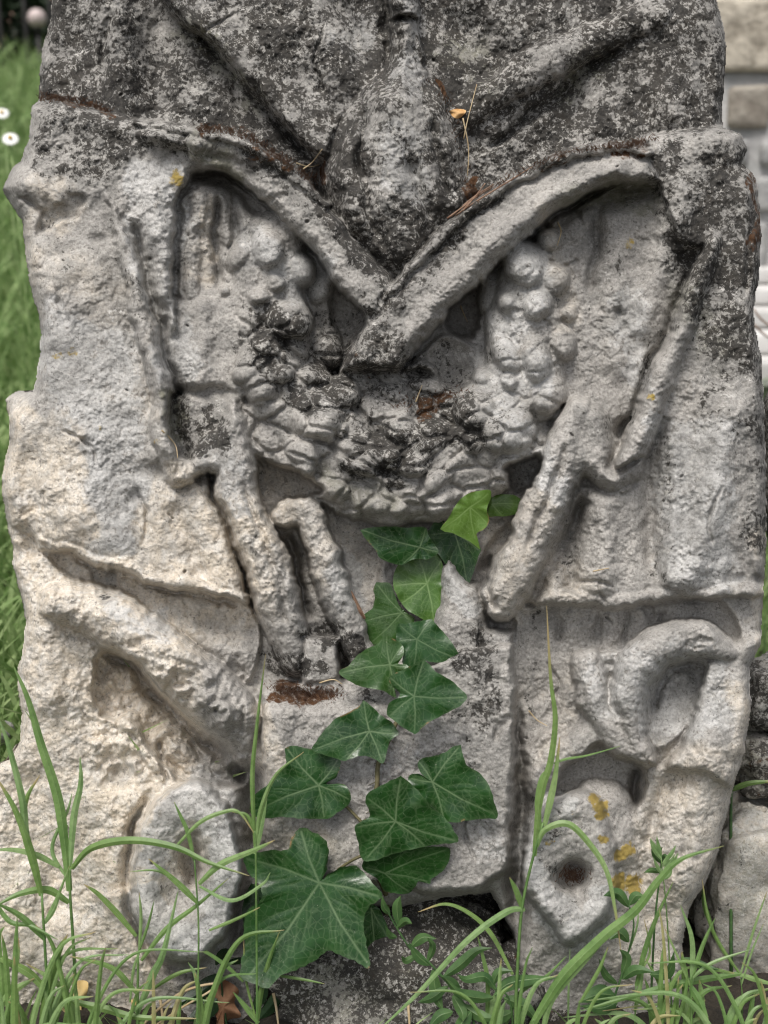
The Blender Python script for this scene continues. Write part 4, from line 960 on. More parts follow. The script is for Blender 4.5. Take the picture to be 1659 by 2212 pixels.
grass_plant('grass with pointed blades crossing below the yellow lichen spots', A6([(1085, 1640), (1090, 1450)]),
    [(A6([(1090, 1450), (1130, 1290), (1180, 1150), (1250, 1000)]), 11, 10), (A6([(1085, 1560), (1108, 1450), (1128, 1330)]), 10, 0), (A6([(1160, 1640), (1150, 1500), (1130, 1420)]), 12, 0), (A6([(1100, 1400), (1150, 1300), (1125, 1160)]), 5, 0), (A6([(1215, 1560), (1190, 1440), (1130, 1330)]), 9, 0), (A6([(1060, 1300), (1095, 1190), (1100, 1120)]), 4, 0)], 140, srad=2.2)
grass_plant('short grass blades at bottom centre in front of the dark boulder', A6([(450, 1640), (448, 1580)]),
    [(A6([(445, 1620), (452, 1440), (430, 1320), (408, 1235)]), 10, 10), (A6([(455, 1640), (470, 1540), (488, 1470)]), 20, 5), (A6([(560, 1400), (470, 1230), (380, 1140), (270, 1095), (150, 1130)]), 10, -40), (A6([(798, 1600), (800, 1440), (806, 1290)]), 4, 0), (A6([(520, 1640), (590, 1480), (700, 1410), (790, 1320)]), 9, 10)], 140)
grass_plant('two dark blades poking out between the right edge stones', A6([(1500, 640), (1515, 600)]), [(A6([(1500, 605), (1580, 575), (1700, 565)]), 12, 30), (A6([(1420, 1200), (1385, 1100), (1378, 1000)]), 11, 0)], -60, mats=(M_WEED, M_WEED))

for k, (px_, hh_) in enumerate(((70, 210), (135, 190), (430, 170), (1400, 180), (1500, 150), (1600, 190), (20, 170), (40, 260), (110, 250), (190, 255), (260, 240), (350, 230), (1330, 240), (1450, 235), (1540, 250), (1630, 240), (1240, 225), (1080, 215))):
    b_ = []
    for q_ in range(random.randint(5, 8)):
        x_ = px_+random.gauss(0, 26); l_ = random.uniform(110, 330)*(1 if hh_ < 225 else 0.72); dr = random.gauss(0, 0.30); y_ = ground_py(hh_)+6
        b_.append(([(x_, y_), (x_+dr*l_*0.25, y_-l_*0.45), (x_+dr*l_*0.8, y_-l_*0.85), (x_+dr*l_*(1.3+abs(dr)), y_-l_*(1.05-0.35*abs(dr)))], random.uniform(7, 15), random.uniform(-20, 30)))
    grass_plant('short tuft of thin green grass along the foot of the headstone', [(px_, ground_py(hh_)+8), (px_, ground_py(hh_))], b_, hh_, (M_BLADE, M_DRYB) if k % 4 == 3 else (M_BLADE2, M_BLADE), 'grass_tuft', 'grass', 'short grass tufts along the foot of the stone')

# seed head of the branching grass
def seed(root_label, px, py, h):
    root = empty('grass_seed_head', root_label, 'grass', 'tall grasses in front of the headstone'); root.location = pt(px+20, ground_py(h), h)
    v, f = tube([(px+30, ground_py(h), h), (px+14, py+150, h), (px, py, h)], 2, 6, 5); child('stem', root, v, f, M_BLADE)
    for k in range(9):
        a = random.uniform(-1.2, 1.2); l = random.uniform(22, 46); y = py-6+k*7
        v, f = ribbon([(px+k, y, h), (px+k+math.sin(a)*l*0.5, y-l*0.5, h+6), (px+k+math.sin(a)*l*0.8, y-l, h+10)], 10, 'oval', 5); child('seed', root, v, f, M_BLADE2)
seed('small green grass seed head beside the lower right edge of the headstone', 1428, 1850, 225)

# low leafy weeds
def weed(label, stem, leaves, h=110, mat=M_WEED):
    bx, by = stem[0]
    if h > 100: h = h+65
    gy0 = max(by, ground_py(h))
    root = empty('leafy_weed', label, 'weed', 'low leafy weeds at the foot of the stone'); root.location = pt(bx, gy0, h)
    v, f = tube([(bx, gy0, h)]+[(x, y, h) for x, y in stem if y < gy0-4], 3, 6, 5, 0.5); child('stem', root, v, f, mat)
    for ps, wd in leaves:
        n = len(ps); v, f = ribbon(lz(ps, h, h+random.uniform(5, 35)), wd, 'oval', 8, 0.35, random.uniform(-0.4, 0.4)); ra = rib_attr(v); ra['rib'][:, 2] *= 0.25; child('leaf', root, v, f, mat, ra)
weed('leafy weed with pointed leaves at bottom centre, right of the big ivy leaf', A6([(400, 1640), (330, 1500), (200, 1350), (120, 1290), (60, 1200), (20, 1130)]),
     [(A6([(330, 1510), (300, 1440), (240, 1400)]), 26), (A6([(300, 1490), (340, 1560), (345, 1600)]), 28), (A6([(215, 1380), (230, 1490), (260, 1560)]), 32), (A6([(260, 1410), (330, 1360), (400, 1300), (470, 1285)]), 28), (A6([(200, 1360), (150, 1320), (110, 1260)]), 24), (A6([(120, 1280), (170, 1240), (230, 1245)]), 26),
      (A6([(60, 1200), (95, 1170), (125, 1180)]), 20), (A6([(70, 1200), (60, 1110), (75, 1060)]), 26), (A6([(30, 1140), (5, 1110), (-5, 1060)]), 18), (A6([(60, 1240), (30, 1230), (10, 1190)]), 16), (A6([(280, 1450), (210, 1500), (150, 1520)]), 24), (A6([(340, 1530), (420, 1580), (500, 1590)]), 30), (A6([(150, 1310), (100, 1340), (80, 1320)]), 16), (A6([(190, 1350), (215, 1280), (190, 1240)]), 18)], 150)
weed('leafy weed with long oval leaves at bottom, between the two halves of the boulder', A6([(560, 1640), (540, 1500), (470, 1450)]),
     [(A6([(480, 1490), (540, 1440), (640, 1420), (750, 1415)]), 34), (A6([(475, 1500), (410, 1500), (330, 1480), (270, 1420)]), 30), (A6([(490, 1470), (440, 1410), (360, 1420), (320, 1400)]), 24), (A6([(520, 1500), (610, 1540), (680, 1620)]), 34), (A6([(560, 1560), (500, 1590), (440, 1640)]), 30), (A6([(470, 1450), (500, 1390), (560, 1385)]), 22), (A6([(380, 1560), (330, 1620), (300, 1660)]), 34), (A6([(300, 1560), (240, 1580), (190, 1640)]), 30)], 165)
weed('leafy weed with round-tipped leaves below the yellow spotted scroll end', A6([(1010, 1640), (1000, 1500), (1030, 1400), (1080, 1200), (1060, 1100)]),
     [(A6([(1000, 1490), (930, 1485), (840, 1520)]), 46), (A6([(1010, 1520), (940, 1545), (850, 1535)]), 30), (A6([(1030, 1420), (1090, 1380), (1170, 1390)]), 26), (A6([(1060, 1260), (1020, 1220), (975, 1250)]), 30), (A6([(1060, 1110), (1010, 1050), (950, 1060)]), 28), (A6([(1060, 1100), (1090, 1060), (1130, 1065)]), 24), (A6([(1030, 1400), (1050, 1330), (1020, 1290)]), 24), (A6([(1150, 1400), (1230, 1390), (1255, 1300)]), 26), (A6([(1010, 1440), (960, 1400), (930, 1330)]), 20), (A6([(1290, 1330), (1370, 1360), (1450, 1380)]), 22)], 150)
weed('small green sprig of narrow leaves beside the lower right roll', A6([(1150, 1640), (1170, 1200), (1195, 960), (1200, 900)]),
     [(A6([(1198, 920), (1170, 880), (1160, 830)]), 14), (A6([(1198, 930), (1215, 890), (1235, 930)]), 12), (A6([(1195, 960), (1160, 950), (1125, 960)]), 14), (A6([(1200, 900), (1190, 870), (1205, 850)]), 12)], 120)
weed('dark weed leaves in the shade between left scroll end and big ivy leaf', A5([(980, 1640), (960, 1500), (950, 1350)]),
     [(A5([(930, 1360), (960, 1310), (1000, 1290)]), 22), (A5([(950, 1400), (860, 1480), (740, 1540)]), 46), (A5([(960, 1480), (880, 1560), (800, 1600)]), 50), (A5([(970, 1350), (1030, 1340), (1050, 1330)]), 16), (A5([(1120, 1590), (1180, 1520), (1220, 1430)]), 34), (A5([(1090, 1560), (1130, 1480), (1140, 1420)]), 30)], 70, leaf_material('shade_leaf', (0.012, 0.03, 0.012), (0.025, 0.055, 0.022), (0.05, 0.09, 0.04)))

# dry bits at the foot
v, f = tube(lz(A5([(600, 1640), (660, 1570), (760, 1490), (850, 1452), (935, 1440), (900, 1475), (780, 1545), (640, 1640)]), 170, 180), 3.0, 8, 6, 0.7)
tag(mesh_obj('straw', v, f, M_STRAW), 'bent pale straw stalk lying over the grass at bottom left', 'straw')
for ps, lb in ((A5([(1178, 1480), (1190, 1540), (1200, 1620)]), 'short upright dry stalk under the big ivy leaf'), (A6([(108, 1530), (112, 1580), (115, 1640)]), 'dry brown stalk stub at bottom centre, below the leafy weed'), (A5([(690, 1500), (700, 1580), (690, 1640)]), 'short dry stalk behind the bent straw')):
    v, f = tube(lz(ps, 120, 130), 3.4, 6, 6, 0.6); tag(mesh_obj('dry_stalk', v, f, M_STRAW), lb, 'dry stalk')

def flat_leaf(name, label, outline, h, mat, curl=10, cat='dead leaf'):
    p = catmull(np.vstack([outline, outline[:1]]), 5)[:-1]; c = p.mean(0)
    V_ = [(c[0], c[1], h+curl)]; nr = 7
    for r_ in range(1, nr+1):
        t = r_/nr
        for i, q in enumerate(p):
            e = c+(q-c)*t; V_.append((e[0], e[1], h+curl*(1-t*t)+curl*0.8*math.sin(i*0.6)*t*t))
    n = len(p); f = []
    for i in range(n): f.append([0, 1+i, 1+(i+1) % n])
    for r_ in range(nr-1):
        for i in range(n):
            a = 1+r_*n; f.append([a+i, a+n+i, a+n+(i+1) % n, a+(i+1) % n])
    V_ = np.array(V_)
    o = mesh_obj(name, at(V_[:, 0], V_[:, 1], V_[:, 2]), f, mat)
    return tag(o, label, cat)
flat_leaf('fallen_leaf', 'brown curled dead leaf on the ground below the left scroll end', A5([(890, 1470), (930, 1420), (985, 1430), (1030, 1470), (1010, 1520), (1040, 1580), (980, 1600), (960, 1690), (920, 1660), (935, 1590), (900, 1540)]), 60, M_DEAD, 16)
flat_leaf('fallen_leaf', 'pale yellow fallen leaf scrap standing among the bottom left grass', A5([(312, 1435), (340, 1425), (378, 1432), (376, 1480), (355, 1530), (350, 1590), (330, 1560), (318, 1500)]), 60, M_YEL, 6)
flat_leaf('fallen_leaf', 'tiny yellow leaf scrap beside the thin grass stalk at bottom', A5([(565, 1510), (585, 1500), (605, 1520), (595, 1545), (570, 1540)]), 60, M_YEL, 4)
flat_leaf('dry_scale', 'orange dry scale caught in the crevice right of the carved bud', [(970, 240), (985, 235), (1006, 238), (1002, 248), (990, 256), (978, 252)], surf(985, 245)+14, M_ORANGE, 5, 'plant debris')
flat_leaf('dry_leaf_sliver', 'thin brown dry leaf sliver stuck upright left of the ivy', [(752, 1272), (762, 1280), (782, 1318), (790, 1336), (778, 1332), (762, 1304)], surf(768, 1300)+14, M_RED, 5, 'dead leaf')
NEED = [([(966, 472), (1010, 440), (1050, 412), (1096, 390)], 'longest reddish dry pine needle on the right band rim'), ([(975, 468), (1020, 428), (1066, 398)], 'short reddish dry pine needle lying above the longest one'),
        ([(985, 465), (1040, 428), (1110, 385), (1150, 360)], 'dry pine needle lying along the rim towards the right'), ([(1000, 455), (1030, 420), (1048, 396)], 'steep dry pine needle at the foot of the carved bud'),
        ([(1002, 300), (1010, 260), (1030, 182)], 'pale dry grass thread rising from the orange scale'), ([(1000, 255), (1012, 320), (1010, 380)], 'pale dry thread hanging below the orange scale'), ([(655, 365), (675, 350), (696, 322)], 'pale dry thread in the crevice left of the carved bud'),
        ([(640, 352), (668, 360), (690, 356)], 'short dry thread lying across the left band rim'), ([(1281, 1234), (1300, 1230), (1316, 1227)], 'short pale dry grass bit on the right curtain hem'), ([(1142, 1535), (1160, 1555), (1182, 1568)], 'pale dry thread left of the tall flowering grass'),
        ([(1205, 480), (1212, 500), (1204, 530)], 'pale dry thread hanging under the right band'), ([(995, 660), (1003, 680), (1010, 695)], 'pale thread in the dark hollow under the right band'),
        ([(898, 868), (905, 850), (912, 832)], 'small dry stem in the middle of the garland'), ([(350, 930), (378, 960), (384, 990)], 'dry thread in the dark square hollow on the left'), ([(690, 1475), (720, 1468), (740, 1478)], 'dry root thread on the mossy ledge of the middle block')]
for i, (ps, lb) in enumerate(NEED):
    hs = max(surf(x, y) for x, y in ps)
    v, f = tube([(x, y, 0.5*hs+0.5*surf(x, y)+8) for x, y in ps], 1.7 if i > 3 else 2.2, 6, 5, 0.5)
    tag(mesh_obj('dry_needle', v, f, M_RED if i < 4 else M_STRAW), lb, 'dry needle')

# moss along the ledges
def moss(lines, n, name='moss', label=None):
    V_ = []; f = []
    for pts, spread, cnt, ln in lines:
        q = catmull(pts, 12)
        for _ in range(cnt):
            a = q[random.randrange(len(q))]; x = a[0]+random.gauss(0, spread); y = a[1]+random.gauss(0, spread*0.6)
            h = surf(x, y)-2; l = ln*random.uniform(0.5, 1.7); an = random.gauss(0, 1.0); w_ = random.uniform(0.7, 1.3)
            b = len(V_)
            V_ += [(x-w_, y, h), (x+w_, y, h), (x+w_*0.7+math.sin(an)*l*0.5, y-l*0.45, h+l*0.6), (x-w_*0.7+math.sin(an)*l*0.5, y-l*0.45, h+l*0.6), (x+math.sin(an)*l, y-l*0.8, h+l*0.8)]
            f += [[b, b+1, b+2, b+3], [b+3, b+2, b+4]]
    V_ = np.array(V_)
    return tag(mesh_obj(name, at(V_[:, 0], V_[:, 1], V_[:, 2]), f, M_MOSS), label, 'moss', kind='stuff')
moss([([(90, 214), (160, 218), (230, 240)], 6, 300, 9), ([(430, 282), (520, 292), (590, 330), (640, 370), (690, 395)], 7, 420, 10), ([(1420, 300), (1330, 316), (1240, 330), (1150, 362), (1060, 410)], 6, 330, 9), ([(1330, 322), (1390, 312)], 6, 160, 9),
      ([(600, 1488), (660, 1500), (725, 1500)], 13, 500, 9), ([(930, 175), (970, 235), (1010, 390), (1030, 420)], 8, 150, 9), ([(860, 880), (940, 860), (1000, 850)], 14, 160, 8), ([(1225, 1890), (1250, 1900)], 14, 200, 12),
      ], 0, label='red brown dry moss growing on the ledges and in the crevices of the headstone')

# ------------------------------------------------------------------ ivy
ivy = empty('ivy_vine', 'climbing ivy with dark green veined leaves up the middle of the headstone', 'ivy')
ivy.location = pt(800, ground_py(70), 70)
def Z2(l): return np.array([(x*0.4873+465.6, y*0.4873+1051) for x, y in l])
def ivy_leaf(junc, outline, tips, off, mat=M_IVY, yel=0.0, gx=0.0, gy=0.0, bow=0.0, base=None):
    j = Z2([junc])[0]; o = Z2(outline); tp = Z2(tips)
    o = np.vstack([o, o[:1]]); pr = []
    for i in range(len(o)-1):                                # gently curved margin, corners kept
        pr.append(catmull(o[max(i-1, 0):i+3], 6)) if False else None
    q = catmull(o, 9)[:-1]
    size = math.sqrt(abs(np.sum(q[:, 0]*np.roll(q[:, 1], -1)-q[:, 1]*np.roll(q[:, 0], -1))/2))
    q = q+np.stack([vnoise(q[:, 0], q[:, 1], 14, 401), vnoise(q[:, 0], q[:, 1], 14, 402)], -1)*size*0.022
    q = j+(q-j)*1.04
    n = len(q); nr = max(18, int(size/5))
    t = (np.linspace(0, 1, nr+1)[1:])
    G_ = j+(q[None]-j)*t[:, None, None]
    P2 = np.vstack([j[None], G_.reshape(-1, 2)]); rr = np.concatenate([[0], np.repeat(t, n)])
    def dseg(a, b):
        e = b-a; wx = P2-a; tt = np.clip((wx@e)/max(e@e, 1e-9), 0, 1); return np.linalg.norm(wx-e*tt[:, None], axis=1), tt
    vein = np.zeros(len(P2)); dm = np.full(len(P2), 1e9)
    for k, b in enumerate(tp):
        e = b-j; L_ = np.linalg.norm(e); u = e/L_; nrm = np.array((-u[1], u[0]))
        mid = j+e*0.5+nrm*L_*0.03*(1 if k % 2 else -1)
        for a_, b_ in ((j, mid), (mid, b)):
            d, tt = dseg(a_, b_); dm = np.minimum(dm, d)
            vein = np.maximum(vein, np.exp(-(d/(0.9+0.006*size))**2)*(1.0 if a_ is j else 0.85))
        for s_ in (0.22, 0.36, 0.5, 0.64, 0.78):
            for sg in (1, -1):
                p0 = j+e*(s_+0.04*sg); l = L_*0.42*(1.05-s_*0.7); an = sg*(0.72+0.1*math.sin(k+s_*9))
                dr = np.array((u[0]*math.cos(an)-u[1]*math.sin(an), u[0]*math.sin(an)+u[1]*math.cos(an)))
                p1 = p0+dr*l*0.55; p2 = p1+(dr*0.75+u*0.45)*l*0.5
                for a_, b_ in ((p0, p1), (p1, p2)):
                    d, tt = dseg(a_, b_); vein = np.maximum(vein, 0.42*np.exp(-(d/(0.5+0.006*size))**2)*(1-0.5*tt))
                    dm = np.minimum(dm, d*1.6+size*0.02)
    jx = np.clip(((P2[:, 0]-GX[0])/STEP).astype(int), 0, NXG-1); jy = np.clip(((P2[:, 1]-GY[0])/STEP).astype(int), 0, NYG-1)
    hs = H[jy, jx]
    gx += 0.13*math.sin(junc[0]*1.7); gy += 0.13*math.sin(junc[1]*2.3)
    if base is None: base = float(np.percentile(hs, 88))
    dx, dy = P2[:, 0]-j[0], P2[:, 1]-j[1]
    h = base+off+10+gx*dx+gy*dy-bow*size*rr**2*0.25+size*0.010*(1-np.exp(-dm/(size*0.07)))+size*0.07*vnoise(P2[:, 0], P2[:, 1], size*0.45, 411)*rr+size*0.03*np.sin(np.arctan2(dy, dx)*7)*rr**3
    V_ = at(P2[:, 0], P2[:, 1], h)
    f = [[0, 1+i, 1+(i+1) % n] for i in range(n)]
    for r_ in range(nr-1):
        a = 1+r_*n; f += [[a+i, a+n+i, a+n+(i+1) % n, a+(i+1) % n] for i in range(n)]
    yb = np.full(len(P2), yel)
    ob = child('leaf', ivy, V_, f, mat, {'vein': np.stack([vein, rr, yb], -1)})
    return ob

ivy_leaf((690, 1870), [(690, 1850), (730, 1880), (770, 1990), (740, 2030), (720, 2090), (700, 2148), (640, 2080), (600, 1950)], [(700, 2140), (765, 1995)], 0, base=60)
ivy_leaf((185, 1790), [(160, 1760), (210, 1780), (215, 1830), (190, 1880), (150, 1960), (120, 1900), (130, 1820)], [(150, 1950)], 0, base=40)
ivy_leaf((750, 1715), [(780, 1620), (850, 1610), (950, 1600), (1020, 1605), (1028, 1650), (1000, 1700), (950, 1740), (940, 1760), (900, 1745), (880, 1770), (850, 1800), (800, 1800), (750, 1790), (720, 1740), (660, 1700), (660, 1660), (700, 1640)], [(1020, 1612), (855, 1795), (935, 1750), (670, 1690)], 16, gy=-0.2)
ivy_leaf((962, 1310), [(1080, 1150), (1090, 1190), (1110, 1240), (1160, 1270), (1200, 1320), (1220, 1380), (1240, 1460), (1180, 1465), (1110, 1475), (1030, 1480), (990, 1440), (930, 1390), (890, 1345), (855, 1310), (870, 1280), (905, 1275), (935, 1295), (908, 1265), (900, 1225), (930, 1205), (1000, 1190), (1050, 1160)], [(1075, 1160), (1232, 1450), (870, 1295), (905, 1225), (1010, 1465)], 22, gx=0.05)
ivy_leaf((1060, 205), [(1000, 140), (1020, 190), (1060, 200), (1110, 235), (1170, 270), (1160, 310), (1145, 360), (1115, 430), (1085, 390), (1040, 360), (1000, 310), (975, 270), (945, 220), (965, 170)], [(1115, 425), (955, 215), (1165, 280)], 14, gx=-0.1)
ivy_leaf((1225, 78), [(1220, 30), (1270, 35), (1320, 40), (1355, 65), (1355, 100), (1330, 120), (1280, 130), (1240, 130), (1205, 130), (1213, 70)], [(1350, 80), (1270, 128)], 20, M_IVY_Y, 0.15, bow=0.4)
ivy_leaf((1128, 92), [(1000, 185), (1040, 130), (1080, 65), (1130, 30), (1190, 18), (1218, 25), (1215, 60), (1200, 100), (1210, 150), (1190, 185), (1160, 200), (1155, 235), (1170, 270), (1120, 235), (1060, 205), (1020, 195)], [(1008, 185), (1205, 35), (1200, 160), (1150, 230)], 44, M_IVY_Y, 0.30, gy=-0.12)
ivy_leaf((905, 270), [(650, 195), (700, 185), (780, 180), (850, 185), (925, 183), (945, 220), (970, 260), (985, 290), (940, 320), (880, 320), (830, 345), (780, 335), (735, 315), (715, 280), (680, 240)], [(655, 195), (930, 192), (835, 338), (980, 288)], 52)
ivy_leaf((825, 560), [(715, 430), (750, 430), (780, 440), (795, 490), (820, 535), (850, 560), (880, 590), (845, 650), (805, 670), (760, 690), (700, 695), (680, 680), (660, 640), (640, 600), (660, 570), (700, 540), (710, 490), (705, 460)], [(720, 438), (648, 602), (695, 688), (872, 588)], 8, M_IVY, 0.08)
ivy_leaf((937, 430), [(880, 290), (940, 275), (985, 280), (1000, 330), (1010, 400), (1012, 470), (1005, 540), (985, 590), (965, 612), (930, 590), (880, 560), (840, 530), (820, 500), (795, 450), (795, 400), (815, 350), (860, 320)], [(968, 605), (802, 440), (1000, 330), (895, 300), (830, 515)], 18, M_IVY_Y, 0.04)
ivy_leaf((893, 678), [(955, 590), (975, 615), (1000, 640), (1040, 690), (1080, 768), (1020, 775), (960, 775), (930, 770), (900, 790), (870, 825), (850, 800), (830, 780), (835, 740), (825, 700), (805, 680), (810, 615), (850, 610), (900, 600)], [(956, 595), (1074, 765), (875, 815), (815, 685), (820, 618)], 48)
ivy_leaf((772, 790), [(755, 660), (790, 680), (825, 705), (832, 745), (810, 785), (840, 790), (850, 805), (810, 830), (790, 860), (790, 900), (800, 930), (740, 900), (680, 890), (620, 870), (555, 825), (600, 790), (640, 745), (680, 720), (720, 700)], [(758, 665), (562, 825), (792, 920), (845, 802), (825, 712)], 56, M_IVY, 0.06)
ivy_leaf((880, 930), [(920, 770), (950, 800), (980, 830), (1030, 855), (1070, 890), (1105, 935), (1070, 975), (1000, 1010), (930, 1050), (895, 1085), (870, 1085), (810, 1045), (768, 1010), (775, 960), (820, 925), (790, 890), (772, 855), (800, 830), (850, 810), (890, 785)], [(922, 775), (1100, 935), (882, 1082), (775, 1015), (778, 850)], 70)
ivy_leaf((682, 1085), [(655, 950), (690, 975), (730, 1015), (775, 1045), (800, 1080), (805, 1100), (770, 1125), (760, 1160), (740, 1220), (690, 1195), (640, 1190), (600, 1205), (570, 1210), (520, 1195), (440, 1165), (460, 1120), (500, 1070), (540, 1030), (600, 1000), (640, 975)], [(658, 955), (795, 1095), (735, 1215), (450, 1162), (585, 1205)], 40)
ivy_leaf((457, 1325), [(315, 1165), (340, 1155), (400, 1165), (450, 1175), (530, 1200), (550, 1215), (548, 1250), (530, 1290), (492, 1318), (560, 1320), (585, 1345), (595, 1380), (580, 1410), (540, 1440), (500, 1465), (440, 1468), (380, 1465), (300, 1460), (220, 1465), (170, 1450), (165, 1400), (190, 1360), (240, 1320), (285, 1270), (320, 1230), (315, 1200)], [(322, 1168), (540, 1215), (588, 1385), (175, 1440), (480, 1462)], 26)
ivy_leaf((798, 1485), [(820, 1290), (860, 1320), (900, 1360), (950, 1420), (1000, 1460), (1040, 1510), (1065, 1570), (1000, 1580), (940, 1590), (880, 1600), (800, 1620), (740, 1640), (700, 1655), (655, 1645), (640, 1580), (625, 1510), (660, 1480), (690, 1460), (670, 1400), (680, 1365), (740, 1330), (790, 1305)], [(820, 1297), (1060, 1568), (925, 1590), (632, 1510), (672, 1645), (678, 1385)], 50, gy=-0.06)
ivy_leaf((460, 1757), [(375, 1520), (410, 1528), (470, 1560), (497, 1600), (500, 1640), (492, 1700), (478, 1738), (530, 1702), (600, 1682), (640, 1700), (680, 1750), (725, 1800), (715, 1830), (680, 1850), (655, 1890), (650, 1930), (660, 2010), (675, 2085), (665, 2118), (600, 2085), (560, 2070), (500, 2045), (480, 2060), (440, 2090), (370, 2125), (300, 2150), (240, 2205), (180, 2185), (125, 2160), (130, 2080), (140, 2010), (138, 1930), (150, 1880), (190, 1850), (215, 1820), (210, 1780), (180, 1740), (150, 1700), (135, 1640), (170, 1630), (250, 1620), (325, 1612), (340, 1570)],
         [(380, 1530), (142, 1650), (150, 2165), (668, 2105), (718, 1815)], 34, gy=0.0)
main = Z2([(760, 1900), (730, 1740), (690, 1640), (695, 1450), (716, 1320), (722, 1230), (770, 1120), (800, 1050), (850, 960), (830, 850), (880, 720), (930, 560), (960, 430), (990, 300), (1080, 200), (1180, 120), (1225, 70)])
v, f = tube([(800, ground_py(70), 70)]+[(x, y, surfb(x, y)+14) for x, y in main], 6.0, 8, 8, 0.45); child('stem', ivy, v, f, M_STEM)
V_ = []; f = []
q = catmull(main, 6)
for i in range(70):
    p = q[random.randrange(8, len(q))]; an = random.choice((-1, 1))*random.uniform(0.6, 1.5); l = random.uniform(8, 26)
    ps = [(p[0], p[1], surfb(p[0], p[1])+13), (p[0]+math.sin(an)*l*0.5, p[1]+l*0.3, surf(p[0]+math.sin(an)*l*0.5, p[1]+l*0.3)+5), (p[0]+math.sin(an)*l, p[1]+l*0.5, surf(p[0]+math.sin(an)*l, p[1]+l*0.5)+1)]
    vv, ff = tube(ps, 1.2, 3, 4, 0.4); b = sum(len(x) for x in V_); V_.append(vv); f += [[j+b for j in r_] for r_ in ff]
child('aerial_roots', ivy, np.vstack(V_), f, M_STEM)
for a in ([(460, 1327), (560, 1400), (660, 1500)], [(682, 1087), (740, 1150), (720, 1240)], [(962, 1312), (850, 1380), (700, 1450)], [(460, 1757), (600, 1660), (690, 1620)], [(798, 1487), (740, 1600), (695, 1640)]):
    z = Z2(a); v, f = tube([(x, y, surfb(x, y)+(30 if i == 0 else 16)) for i, (x, y) in enumerate(z)], 3.4, 6, 6, 0.9); child('leaf_stalk', ivy, v, f, M_STEM)

# ------------------------------------------------------------------ behind the stone, left: lawn, daisies, fence, hedge, lamp, house
V_ = []; f = []
def blade_w(x, y, hgt, wd, lean, az, z=None):
    z0 = float(ground_z(x, y))-0.004 if z is None else z
    dx, dy = math.cos(az)*lean, math.sin(az)*lean; px_, py_ = -math.sin(az+1.2)*wd, math.cos(az+1.2)*wd
    b = len(V_)
    for t, ww in ((0, 1), (0.5, 0.85), (0.8, 0.55)):
        cx, cy, cz = x+dx*t*t, y+dy*t*t, z0+hgt*(t-0.25*lean*t*t)
        V_.append((cx-px_*ww, cy-py_*ww, cz)); V_.append((cx+px_*ww, cy+py_*ww, cz))
    V_.append((x+dx, y+dy, z0+hgt*(1-0.3*lean)))
    f.extend([[b, b+1, b+3, b+2], [b+2, b+3, b+5, b+4], [b+4, b+5, b+6]])
for i in range(9000):
    y = 0.03+4.8*random.random()**1.5; x = random.uniform(-0.26-0.42*y-0.25, -0.19-0.20*y+0.1)
    if y > 0.75 and i % 5 == 0: x = random.uniform(-2.5, 0.2)
    hg = random.uniform(0.05, 0.24)
    blade_w(x, y, hg, random.uniform(0.0022, 0.0055)*(1+0.35*y), random.uniform(0.02, 0.2), random.uniform(0, 6.28))
for i in range(5000):
    y = random.uniform(0.22, 3.5); x = random.uniform(-1.2-0.4*y, 0.5); blade_w(x, y, random.uniform(0.05, 0.18), random.uniform(0.0022, 0.005)*(1+0.3*y), random.uniform(0.02, 0.15), random.uniform(0, 6.28))
for i in range(3000):
    y = random.uniform(-0.75, -0.14); x = random.uniform(-0.9, 0.9); blade_w(x, y, random.uniform(0.015, 0.05), 0.0016, random.uniform(0.01, 0.04), random.uniform(0, 6.28))
for i in range(1500):
    y = random.uniform(0.2, 2.2); x = random.uniform(0.22+0.2*y, 0.5+0.42*y); blade_w(x, y, random.uniform(0.04, 0.12), 0.003, 0.06, random.uniform(0, 6.28))
tag(mesh_obj('lawn_grass', np.array(V_), f, M_LAWN), 'bright green grass growing behind the headstone', 'grass', kind='stuff')
# low leafy plants in the lawn
for i, (px_, py_, dd) in enumerate(((50, 640, 1.35), (35, 760, 1.2), (20, 560, 1.5), (60, 520, 1.6))):
    c = far(px_, py_, dd); zg = float(ground_z(c.x, c.y)); lab = ['leafy green weed in the lawn beside the left shoulder of the headstone', 'leafy green weed in the lawn, nearest the left bulge of the headstone', 'leafy green weed in the lawn at the left frame edge', 'leafy green weed in the lawn, farthest from the headstone'][i]
    r0 = empty('lawn_weed', lab, 'weed', 'leafy weeds in the lawn'); r0.location = (c.x, c.y, zg)
    for k in range(14):
        az = random.uniform(0, 6.28); l = random.uniform(0.03, 0.07); z0 = zg+random.uniform(0.0, 0.10); P = []
        for t in np.linspace(0, 1, 7): P.append((c.x+math.cos(az)*l*t, c.y+math.sin(az)*l*t, z0+0.02*math.sin(t*2.4)))
        P = np.array(P); wv = np.array((-math.sin(az), math.cos(az), 0))*0.011; pr = np.sin(np.pi*np.linspace(0.03, 0.98, 7))[:, None]
        vv = np.stack([P+wv*pr, P-wv*pr], 1).reshape(-1, 3); ff = [[2*j, 2*j+1, 2*j+3, 2*j+2] for j in range(6)]
        child('leaf', r0, vv, ff, M_LAWN)
    vv, ff = tube_w(np.array([(c.x, c.y, zg), (c.x, c.y, zg+0.11)]), 0.002, 5); child('stem', r0, vv, ff, M_LAWN)
M_PETAL = simple_mat('white_petal', (0.78, 0.78, 0.76), (0.86, 0.86, 0.84), 200, 0.6); M_DISC = simple_mat('daisy_disc', (0.6, 0.35, 0.03), (0.75, 0.5, 0.06), 300, 0.8)
